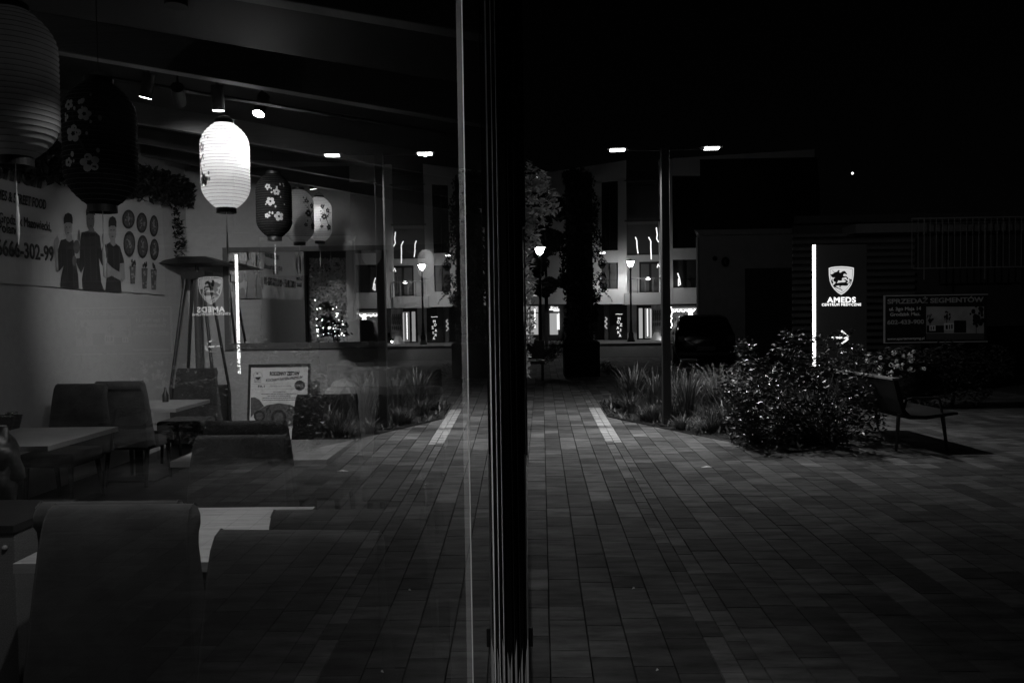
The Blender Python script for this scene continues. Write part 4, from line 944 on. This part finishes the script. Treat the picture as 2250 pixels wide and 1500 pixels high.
# ================================================================== PARKED CAR
cp = at(1549, 800, Z=0); CYY = 23.0
q0 = at(1490, 700, Y=CYY); q1 = at(1612, 700, Y=CYY); cxx = (q0.x + q1.x) / 2
car = thing("parked_car", "black hatchback parked beyond the plant bed in front of the old house", "car", (cxx, CYY, 0), R(-6))
def section(y, hw_b, hw_w, hw_r, zb, zw, zr): return [(-hw_b * .9, y, zb), (-hw_b, y, zb + .25), (-hw_w, y, zw), (-hw_r, y, zr - .06), (-hw_r * .75, y, zr), (hw_r * .75, y, zr), (hw_r, y, zr - .06), (hw_w, y, zw), (hw_b, y, zb + .25), (hw_b * .9, y, zb)]
secs = [section(0, .78, .74, .60, .32, .80, .86), section(.06, .85, .82, .62, .25, .92, 1.10), section(.35, .88, .84, .66, .22, .95, 1.42), section(.9, .90, .85, .68, .22, .95, 1.50), section(2.0, .90, .85, .68, .22, .95, 1.50), section(2.7, .90, .84, .64, .22, .92, 1.22), section(3.1, .89, .82, .74, .22, .90, .98), section(3.9, .84, .76, .68, .24, .78, .82), section(4.1, .75, .66, .60, .3, .62, .66)]
m = MB(); vs = [v for s_ in secs for v in s_]; n = 10
fs = [(i * n + k, i * n + k + 1, (i + 1) * n + k + 1, (i + 1) * n + k) for i in range(len(secs) - 1) for k in range(n - 1)] + [tuple(range(n)), tuple(range((len(secs) - 1) * n, len(secs) * n))[::-1]] + [(i * n, (i + 1) * n, (i + 1) * n + n - 1, i * n + n - 1) for i in range(len(secs) - 1)]
m.add(vs, fs); m.build("body", CARP, car, fixn=True, smooth=True)
m = MB(); m.add([(-.60, -.005, .93), (.60, -.005, .93), (.54, .27, 1.36), (-.54, .27, 1.36)], [(0, 1, 2, 3)]); m.build("rear_window", DGLASS, car)
for sx in (-1, 1):
    m = MB(); m.box(sx * .70 - .1, sx * .70 + .1, -.02, .12, .72, .90); m.build("tail_light", pm("tail_lens", .02, .15), car, bevel=.02)
    m = MB(); m.box(sx * .98 - .09, sx * .98 + .09, 2.35, 2.5, .92, 1.06); m.build("wing_mirror", CARP, car, bevel=.03)
    for yy in (.75, 3.3):
        m = MB(); m.tube([(sx * .70, yy, .31), (sx * .90, yy, .31)], .31, 24); w_ = m.build("wheel", pm("tyre_rubber", .02, .8), car, bevel=.02)
        m = MB(); m.tube([(sx * .895, yy, .31), (sx * .905, yy, .31)], .19, 16); m.build("rim", pm("rim_alloy", .4, .3, .8), w_)
m = MB(); m.box(-.26, .26, -.03, -.005, .48, .59); m.build("number_plate", pm("plate_grey", .015, .5), car)
m = MB(); m.box(-.8, .8, -.05, .1, .30, .46); m.build("bumper", CARP, car, bevel=.03)

# ================================================================== BUILDING ACROSS THE STREET
FY = 42.0
mz = thing("apartment_building", "white modern apartment building with balconies and dark ground floor across the street", "building")
def fbox(x0, y0, x1, y1, Y=FY, d=.3, name="wall", mat=None, par=None, front=0.0):
    A_ = at(x0, (y0 + y1) / 2, Y=Y); B_ = at(x1, (y0 + y1) / 2, Y=Y); T = at((x0 + x1) / 2, y0, Y=Y).z; Bz = at((x0 + x1) / 2, y1, Y=Y).z
    m = MB(); m.box(A_.x, B_.x, Y - front, Y + d, Bz, T); return m.build(name, mat or PLASTER2, par if par is not None else mz)
def fpoly(P, Y, d, name, mat, par=None):
    m = MB(); m.prism([at(x, y, Y=Y) for x, y in P], (0, d, 0)); return m.build(name, mat, par if par is not None else mz, fixn=True)
# upper walls as pieces round the openings
fpoly([(1120, 392), (1376, 352), (1376, 395), (1120, 420)], FY, .3, "parapet_wall", PLASTER2)
fpoly([(1120, 420), (1322, 398), (1322, 668), (1120, 668)], FY, .3, "upper_wall", PLASTER2)
fpoly([(1358, 395), (1376, 395), (1378, 668), (1358, 668)], FY, .3, "corner_wall", PLASTER2)
fbox(1322, 550, 1358, 577, name="spandrel_wall"); fbox(1322, 635, 1358, 668, name="spandrel_wall")
m = fbox(1321, 395, 1359, 551, Y=FY + .18, d=.05, name="window", mat=DGLASS); fbox(1338, 396, 1340, 550, Y=FY + .1, d=.06, name="frame", mat=BLACK, par=m)
m = fbox(1321, 576, 1359, 636, Y=FY + .18, d=.05, name="window", mat=pm("dim_window", .04, .5)); fbox(1340, 577, 1342, 635, Y=FY + .1, d=.06, name="frame", mat=BLACK, par=m); fbox(1322, 614, 1358, 616, Y=FY + .1, d=.05, name="transom", mat=BLACK, par=m)
# recess with balconies
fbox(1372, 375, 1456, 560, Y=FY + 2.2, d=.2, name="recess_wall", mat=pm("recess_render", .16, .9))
fbox(1372, 560, 1456, 668, Y=FY + 1.6, d=.2, name="recess_wall", mat=PLASTER2)
m = fbox(1405, 575, 1452, 642, Y=FY + 1.55, d=.04, name="balcony_door", mat=BLACK)
for x0, x1 in ((1409, 1426), (1432, 1449)):
    o = fbox(x0, 580, x1, 640, Y=FY + 1.5, d=.03, name="pane", mat=pm("frosted_pane", .12, .3, nscale=30, namt=.5), par=m)
fbox(1372, 643, 1452, 669, Y=FY - .1, d=1.6, name="balcony_slab", mat=pm("balcony_panel", .42, .8))
m = MB(); A_ = at(1383, 612, Y=FY - .1); B_ = at(1452, 612, Y=FY - .1); zb = at(1420, 643, Y=FY - .1).z
m.box(A_.x, B_.x, FY - .12, FY - .08, A_.z - .03, A_.z + .03)
for k in range(5): x = A_.x + (B_.x - A_.x) * k / 4; m.box(x - .02, x + .02, FY - .115, FY - .085, zb, A_.z - .03)
m.build("balcony_railing", pm("railing_grey", .15, .5), mz)
fbox(1372, 483, 1452, 487, Y=FY, d=1.6, name="balcony_slab", mat=pm("balcony_edge", .12, .8)); fbox(1372, 395, 1452, 398, Y=FY, d=1.6, name="balcony_slab", mat=pm("balcony_edge", .12, .8))
# right wing
fbox(1449, 350, 1478, 668, name="pier_wall")
fpoly([(1478, 348), (1790, 328), (1790, 385), (1478, 385)], FY, .3, "parapet_wall", PLASTER2)
fbox(1478, 545, 1545, 570, name="spandrel_wall"); fbox(1478, 632, 1545, 667, name="spandrel_wall")
o = fbox(1477, 382, 1545, 547, Y=FY + .18, d=.05, name="window", mat=DGLASS)
o = fbox(1477, 569, 1545, 633, Y=FY + .18, d=.05, name="window", mat=pm("dim_window", .04, .5)); fbox(1500, 570, 1504, 632, Y=FY + .1, d=.06, name="frame", mat=BLACK, par=o); fbox(1478, 612, 1545, 614, Y=FY + .1, d=.05, name="transom", mat=BLACK, par=o)
# ground floor
GYY = FY + 1.2
fbox(1120, 668, 1545, 760, Y=GYY + .6, d=.3, name="ground_floor_wall", mat=pm("stone_dark", .05, .6))
fbox(1340, 668, 1378, 757, Y=GYY - .3, d=.5, name="sign_panel", mat=pm("panel_black", .015, .5))
fbox(1378, 668, 1399, 757, Y=GYY - .2, d=.5, name="stone_pilaster", mat=pm("stone_pale", .45, .7, nscale=3, namt=.2))
fbox(1328, 668, 1340, 757, Y=GYY - .1, d=.4, name="stone_pilaster", mat=pm("stone_mid", .12, .7))
fbox(1300, 668, 1307, 757, Y=GYY - .1, d=.4, name="stone_pilaster", mat=pm("stone_mid", .12, .7))
dr = fbox(1400, 672, 1434, 757, Y=GYY + .1, d=.1, name="entrance_door", mat=BLACK)
fbox(1404, 677, 1412, 743, Y=GYY + .06, d=.03, name="lit_pane", mat=em("lobby_light", .38), par=dr)
fbox(1417, 677, 1431, 743, Y=GYY + .06, d=.03, name="lit_pane", mat=em("lobby_dim", .16), par=dr)
fbox(1422, 679, 1423.5, 738, Y=GYY + .03, d=.02, name="light_tube", mat=em("tube_light", 3.0), par=dr); fbox(1429, 679, 1431.5, 742, Y=GYY + .03, d=.02, name="light_tube", mat=em("tube_soft", .6), par=dr)
mu = fbox(1432, 670, 1457, 735, Y=GYY - .3, d=.1, name="mural_panel", mat=pm("mural_bronze", .30, .5, nscale=3, namt=.7))
m = MB(); rr = random.Random(3)
for k in range(5):
    x = 1436 + k * 4.4
    for (dx, dy, r_) in ((0, 683, 1.7), (0, 690, 2.2), (-.6, 700, 1.8), (.6, 712, 1.6)): m.poly([at(x + dx + px, dy + py, Y=GYY - .32 - .002 * k) for px, py in ell(0, 0, r_, r_ * (1.1 if dy < 685 else 3.2), 10)])
m.build("mural_figures", pm("mural_relief", .06, .4), mz)
m = MB()
MZ = [("M", 1360.5, 700), ("O", 1358.5, 707.5), ("Z", 1364.5, 713.5), ("A", 1357.5, 720), ("I", 1364, 725), ("K", 1359.5, 730), ("A", 1362.5, 737)]
for ch_, x, y in MZ:
    w_ = 1.2 if ch_ == "I" else 5.6
    text(m, ch_, lambda u, v: at(x - w_ / 2 + w_ * u, y + 3 - 6 * v, Y=GYY - .33), .02)
text(m, "~", lambda u, v: at(1352.5 + 15 * u, 692 - 5 * v, Y=GYY - .33), .05)
m.build("sign_lettering", em("neon_letters", 1.1), mz)
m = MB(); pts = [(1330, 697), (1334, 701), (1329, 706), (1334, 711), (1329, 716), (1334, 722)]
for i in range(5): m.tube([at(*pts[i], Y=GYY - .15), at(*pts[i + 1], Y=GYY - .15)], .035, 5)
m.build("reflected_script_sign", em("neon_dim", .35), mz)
o = fbox(1478, 672, 1545, 735, Y=GYY, d=.1, name="cafe_front", mat=pm("cafe_wall", .12, .7)); fbox(1478, 677, 1545, 679, Y=GYY - .2, d=.05, name="light_bar", mat=em("bar_light", .9), par=o)
# planter cone and fairy lights
pl = at(1443, 745, Y=GYY - 1.0)
cz = thing("entrance_planter", "pale tapered planter lit from below beside the entrance door", "planter", (pl.x, GYY - 1.0, .12))
m = MB(); m.lathe([(.36, 0), (.12, .42), (.09, .42), (.3, .02)], n=20, cap=False); m.build("pot", pm("planter_grey", .5, .6), cz)
light('POINT', "planter_uplight", (.25, -.5, .12), 3, cz, .04)
fl_ = MB(); rr = random.Random(9)
for k in range(46): x = 1477 + k * 1.1; fl_.ball(at(x, 681 + 3 * abs(math.sin(k * .35)) + rr.uniform(-1, 1), Y=GYY - .6), .028, 6, 4)
for k in range(40): fl_.ball(at(1517 + rr.uniform(-4, 4), 686 + rr.uniform(-6, 12), Y=GYY - .6), .03, 6, 4)
for k in range(12): fl_.ball(at(1476 + rr.uniform(-1.5, 1.5), 675 + k * 4, Y=GYY - .6), .03, 6, 4)
tag(fl_.build("string_lights", em("fairy_far", 6)), "swags of tiny fairy lights under the cafe awning across the street", "string lights", kind="stuff")
for k, (pts, lb) in enumerate((([(1396, 521), (1399, 528), (1400, 545), (1402, 557)], "lit branch garland at the left of the upper balcony"), ([(1425, 521), (1430, 530), (1430, 545), (1431, 570)], "lit branch garland in the middle of the upper balcony"), ([(1442, 500), (1444, 515), (1443, 525), (1447, 532)], "lit branch garland highest at the right of the upper balcony"), ([(1444, 588), (1446, 580), (1449, 586)], "short lit garland hooked in the lower balcony window"), ([(1489, 600), (1493, 612), (1495, 625), (1491, 628), (1491, 612)], "looped lit garland in the right wing window"))):
    m = MB(); m.tube([at(x, y, Y=FY - .2) for x, y in pts], .028, 5); tag(m.build("lit_garland", em("garland_light", 1.6)), lb, "garland light", "lit garlands on the apartment building")
m = MB(); m.ball(at(1424, 612, Y=FY + .6), .14, 10, 6, .5); tag(m.build("balcony_lamp", em("balcony_lamp_light", 5)), "small bright lamp standing on the lower balcony", "lamp")
# bank branch left of the vine pillar
bk_ = thing("bank_branch", "dark shop front with glowing windows and white sign seen left of the vine pillar", "shop")
def bbx(x0, y0, x1, y1, Y, d, nm, mt): return fbox(x0, y0, x1, y1, Y, d, nm, mt, bk_)
bbx(1120, 667, 1250, 757, GYY + .1, .3, "front_wall", pm("stone_dark", .05, .6))
for x0, x1, y0, y1 in ((1150, 1163, 673, 686), (1150, 1163, 689, 735), (1166, 1182.5, 673, 686), (1166, 1182.5, 688.5, 735), (1208, 1226, 688, 735)): bbx(x0, y0, x1, y1, GYY, .05, "lit_window", em("bank_window", .36))
for x0, x1, y0, y1 in ((1174, 1176.5, 674, 720), (1224, 1225.5, 690, 724), (1227, 1229, 688, 724)): bbx(x0, y0, x1, y1, GYY - .05, .02, "light_tube", em("bank_tube", 1.8))
m = MB(); m.poly([at(1212 + x, 675.5 + y, Y=GYY - .1) for x, y in ell(0, 0, 2.6, 2.6, 14)]); text(m, "bank", lambda u, v: at(1216 + 11 * u, 677.5 - 4.5 * v, Y=GYY - .1), .03)
for x0, x1, y0, y1 in ((1207, 1229, 678.5, 681.5), (1216, 1229, 682, 684)): m.poly([at(x, y, Y=GYY - .1) for x, y in ((x0, y1), (x1, y1), (x1, y0), (x0, y0))])
m.build("sign_lettering", em("bank_sign", 1.3), bk_)

# ================================================================== CLASSIC LAMPS
def classic(label, px, ybase, Y, ytop, e):
    q = at(px, ybase, Y=Y); zt = at(px, ytop, Y=Y).z; z0 = 0.12 if Y > 38 else 0.0
    t = thing("classic_street_lamp", label, "street lamp", (q.x, Y, z0), 0, "old style street lamps"); H = zt - z0
    m = MB(); m.lathe([(.20, 0), (.20, .08), (.13, .22), (.14, .4), (.09, .5), (.07, 1.0), (.055, 1.1), (.045, H - .5), (.06, H - .48), (.03, H - .32)], n=14); m.build("post", BLACK, t, smooth=True)
    m = MB(); m.lathe([(.05, H - .30), (.10, H - .25), (.17, H - .08), (.19, H - .03)], n=18, cap=True); m.build("lamp_globe", em("classic_globe", 55), t)
    m = MB(); m.lathe([(.26, H - .03), (.24, H + .01), (.06, H + .06), (.01, H + .1)], n=18, cap=True); m.build("lamp_cap", BLACK, t)
    light('SPOT', "lamp_bulb", (0, 0, H - .34), e, t, .05, (0, 0, 0), 166, .25)
    return t
classic("old style street lamp before the entrance of the white apartment building", 1387, 757, 40.5, 573, 260)
classic("old style street lamp glowing behind the climbing leaves", 1189, 782, 30.0, 542, 60)
m = MB(); m.box(-.12, .12, -.05, .05, 0, .05); q = at(1324, 556, Y=34)
fl2 = thing("far_street_lamp", "small far street light glowing at the edge of the vine pillar", "street lamp", (q.x, 34, 0))
m = MB(); m.tube([(-1.0, 0, 0), (-1.0, 0, q.z + .05), (0, 0, q.z + .05)], .035, 6); m.build("post", BLACK, fl2); m = MB(); m.box(-.10, .10, -.05, .05, q.z - .02, q.z + .03); m.build("lamp_head", em("far_led", 8), fl2)
m = MB(); q = at(1873, 381, Y=300); m.ball(q, .42, 10, 8); tag(m.build("bright_star", em("star_light", 3)), "single bright point of light high in the black sky over the clinic pylon", "star")

# ================================================================== VINE PILLAR, TREES
VY = 20.4
vp = at(1272, 820, Y=VY)
vt = thing("vine_pillar", "tall pillar smothered in dark climbing vines above the black planter", "climbing plant", (0, 0, 0))
m = MB(); rr = random.Random(44)
for py in range(385, 755, 16):
    hw = .38 if py < 430 else .46
    c = at(1272 + 6 * math.sin(py * .03), py, Y=VY); leaves(m, c, (hw, .34, .17), 420, .035, .08, droop=.6, rr=rr)
for px, py, r_ in ((1248, 395, .14), (1296, 400, .15), (1310, 510, .16), (1318, 530, .14), (1312, 560, .16), (1322, 580, .1), (1318, 610, .15), (1325, 630, .12), (1312, 650, .14), (1308, 690, .10), (1300, 470, .15)):
    c = at(px, py, Y=VY - .1); leaves(m, c, (r_, r_, r_ * 1.2), 170, .02, .05, droop=.6, rr=rr)
for s0 in ((1322, 640, 1345, 662), (1318, 560, 1342, 600), (1325, 600, 1335, 640)):
    for k in range(26):
        t_ = k / 25; c = at(s0[0] + (s0[2] - s0[0]) * t_, s0[1] + (s0[3] - s0[1]) * t_ ** 1.8, Y=VY - .1); leaves(m, c, (.02, .02, .02), 3, .02, .035, rr=rr)
m.build("foliage", pm("ivy_dark", .007, .6, nscale=9, namt=.4), vt)
m = MB(); q = at(1275, 560, Y=VY + .1); m.box(q.x - .36, q.x + .30, VY - .12, VY + .3, .8, 5.15); m.build("post", pm("dark_timber", .02, .8), vt, bevel=.03)
a = at(1240, 752, Y=VY - .4); b2 = at(1318, 752, Y=VY - .4)
px_ = thing("planter_box", "black square planter box at the foot of the vine pillar", "planter")
m = MB(); m.box(a.x, b2.x, VY - .4, VY + .5, 0, a.z); m.build("box", pm("planter_black", .004, .9, spec=.1), px_, bevel=.01)
m = MB(); m.box(a.x + .04, b2.x - .04, VY - .36, VY + .46, a.z + .001, a.z + .02); m.build("soil", SOIL, px_)
# climbing foliage beside the door stile
cl = thing("climbing_shrub", "lit climbing shrub with broad leaves right behind the glass door edge", "climbing plant", (0, 0, 0))
m = MB(); st = MB(); rr = random.Random(77); KY = 8.8
for py in range(368, 835, 12):
    import bisect
    ys = [360, 385, 405, 470, 490, 520, 560, 640, 740, 760, 800, 840]; wsx = [8, 45, 74, 78, 60, 40, 20, 22, 26, 8, 16, 8]
    b_ = max(0, min(len(ys) - 2, bisect.bisect(ys, py) - 1)); wpx = wsx[b_] + (wsx[b_ + 1] - wsx[b_]) * (py - ys[b_]) / (ys[b_ + 1] - ys[b_])
    for k in range(int(3 + wpx / 9)):
        px = 1142 + rr.uniform(0, wpx + 6); c = at(px, py + rr.uniform(-6, 6), Y=KY + rr.uniform(-.3, .5)); leaves(m, c, (.05, .10, .05), 4, .034, .058, droop=.35, flat=.5, rr=rr)
m.v = [(max(x, -.02) if y < 9.35 else x, y, z) for x, y, z in m.v]
m.build("foliage", LEAFL, cl)
q = at(1147, 850, Y=KY); st.tube([(-.035, KY, 0), (-.03, KY, 1.2), (-.02, KY + .1, 3.1)], [.02, .015, .006], 6)
for py in range(390, 720, 40): e = at(1165 + rr.uniform(0, 30), py - 10, Y=KY); st.tube([(-.03, KY, e.z - .15), e], [.006, .002], 4, cap=False)
st.build("stems", BARK, cl)
def tree(label, px, Y, ytop, ybot, wpx, n, seed, mat=GREEN):
    rr = random.Random(seed); base = at(px, 700, Y=Y); base.z = 0
    t = thing("street_tree", label, "tree", base, 0)
    zt = at(px, ytop, Y=Y).z; zb = at(px, ybot, Y=Y).z; hw = wpx * Y / F / 2
    m = MB()
    for i in range(22):
        z = rr.uniform(zb, zt); rr_ = hw * (1 - .5 * ((z - zb) / (zt - zb))); c = (rr.uniform(-rr_, rr_), rr.uniform(-rr_, rr_), z); leaves(m, c, (hw * .4, hw * .4, hw * .36), n // 22, .07, .15, rr=rr)
    m.build("crown", mat, t); m = MB(); m.tube([(0, 0, 0), (.03, 0, zb), (0, 0, (zb + zt) / 2)], [.09, .07, .03], 8)
    for k in range(6): a1 = rr.uniform(0, 6.28); z = rr.uniform(zb - .2, zt - .5); m.tube([(0, 0, z - .3), (hw * .6 * math.cos(a1), hw * .6 * math.sin(a1), z + .4)], [.03, .01], 5)
    m.build("trunk", BARK, t); return t
tree("dark street tree standing between the climbing leaves and the vine pillar", 1200, 34, 385, 640, 100, 12000, 61, pm("ivy_dark", .007, .6))
m = MB(); rr = random.Random(62)
for px, py, r_ in ((1195, 785, .3), (1215, 770, .35), (1228, 760, .3), (1205, 778, .3)): c = at(px, py, Y=20.5); leaves(m, c, (r_, r_, .22), 420, .02, .045, rr=rr)
tag(m.build("round_shrub", GLOSSL), "low rounded shrub left of the black planter box", "shrub")
m = MB()
for px, py in ((1328, 805), (1340, 808), (1352, 812), (1330, 795)): c = at(px, py + 6, Z=.08); leaves(m, c, (.3, .5, .1), 260, .02, .045, rr=rr)
tag(m.build("low_planting", GREEN), "low dark planting strip right of the black planter box", "plant")
q = at(1160, 790, Y=19.0)
sg = thing("street_bench", "dark bench silhouette behind the climbing shrub, left of the low rounded shrub", "bench", (q.x - .15, 19.0, 0))
m = MB(); m.box(-.3, .55, 0, .45, .40, .46); m.build("seat", BLACK, sg); m = MB(); m.box(-.3, .55, .42, .47, .5, .95); m.build("backrest", BLACK, sg)
for x in (-.25, .5):
    m = MB(); m.box(x - .03, x + .03, .02, .42, 0, .4); m.build("leg", BLACK, sg)
# litter on the paving
for px, py, sx, sy, lb in ((1553, 1026, .06, .02, "small white paper scrap on the pavers in front of the bed"), (1392, 1293, .010, .006, "tiny pale leaf lying on the near pavers"), (1444, 1473, .007, .004, "tiny pale crumb on the pavers at the bottom of the picture")):
    q = at(px, py, Z=.004); m = MB(); m.add([(-sx, -sy * .4, 0), (sx, -sy * .6, .006), (sx * .8, sy, .003), (0, sy * .7, .012), (-sx * .8, sy * .6, 0)], [(0, 1, 3), (1, 2, 3), (0, 3, 4)])
    tag(m.build("paper_scrap", WHITEP, None, loc=q), lb, "litter", "litter on the paving")
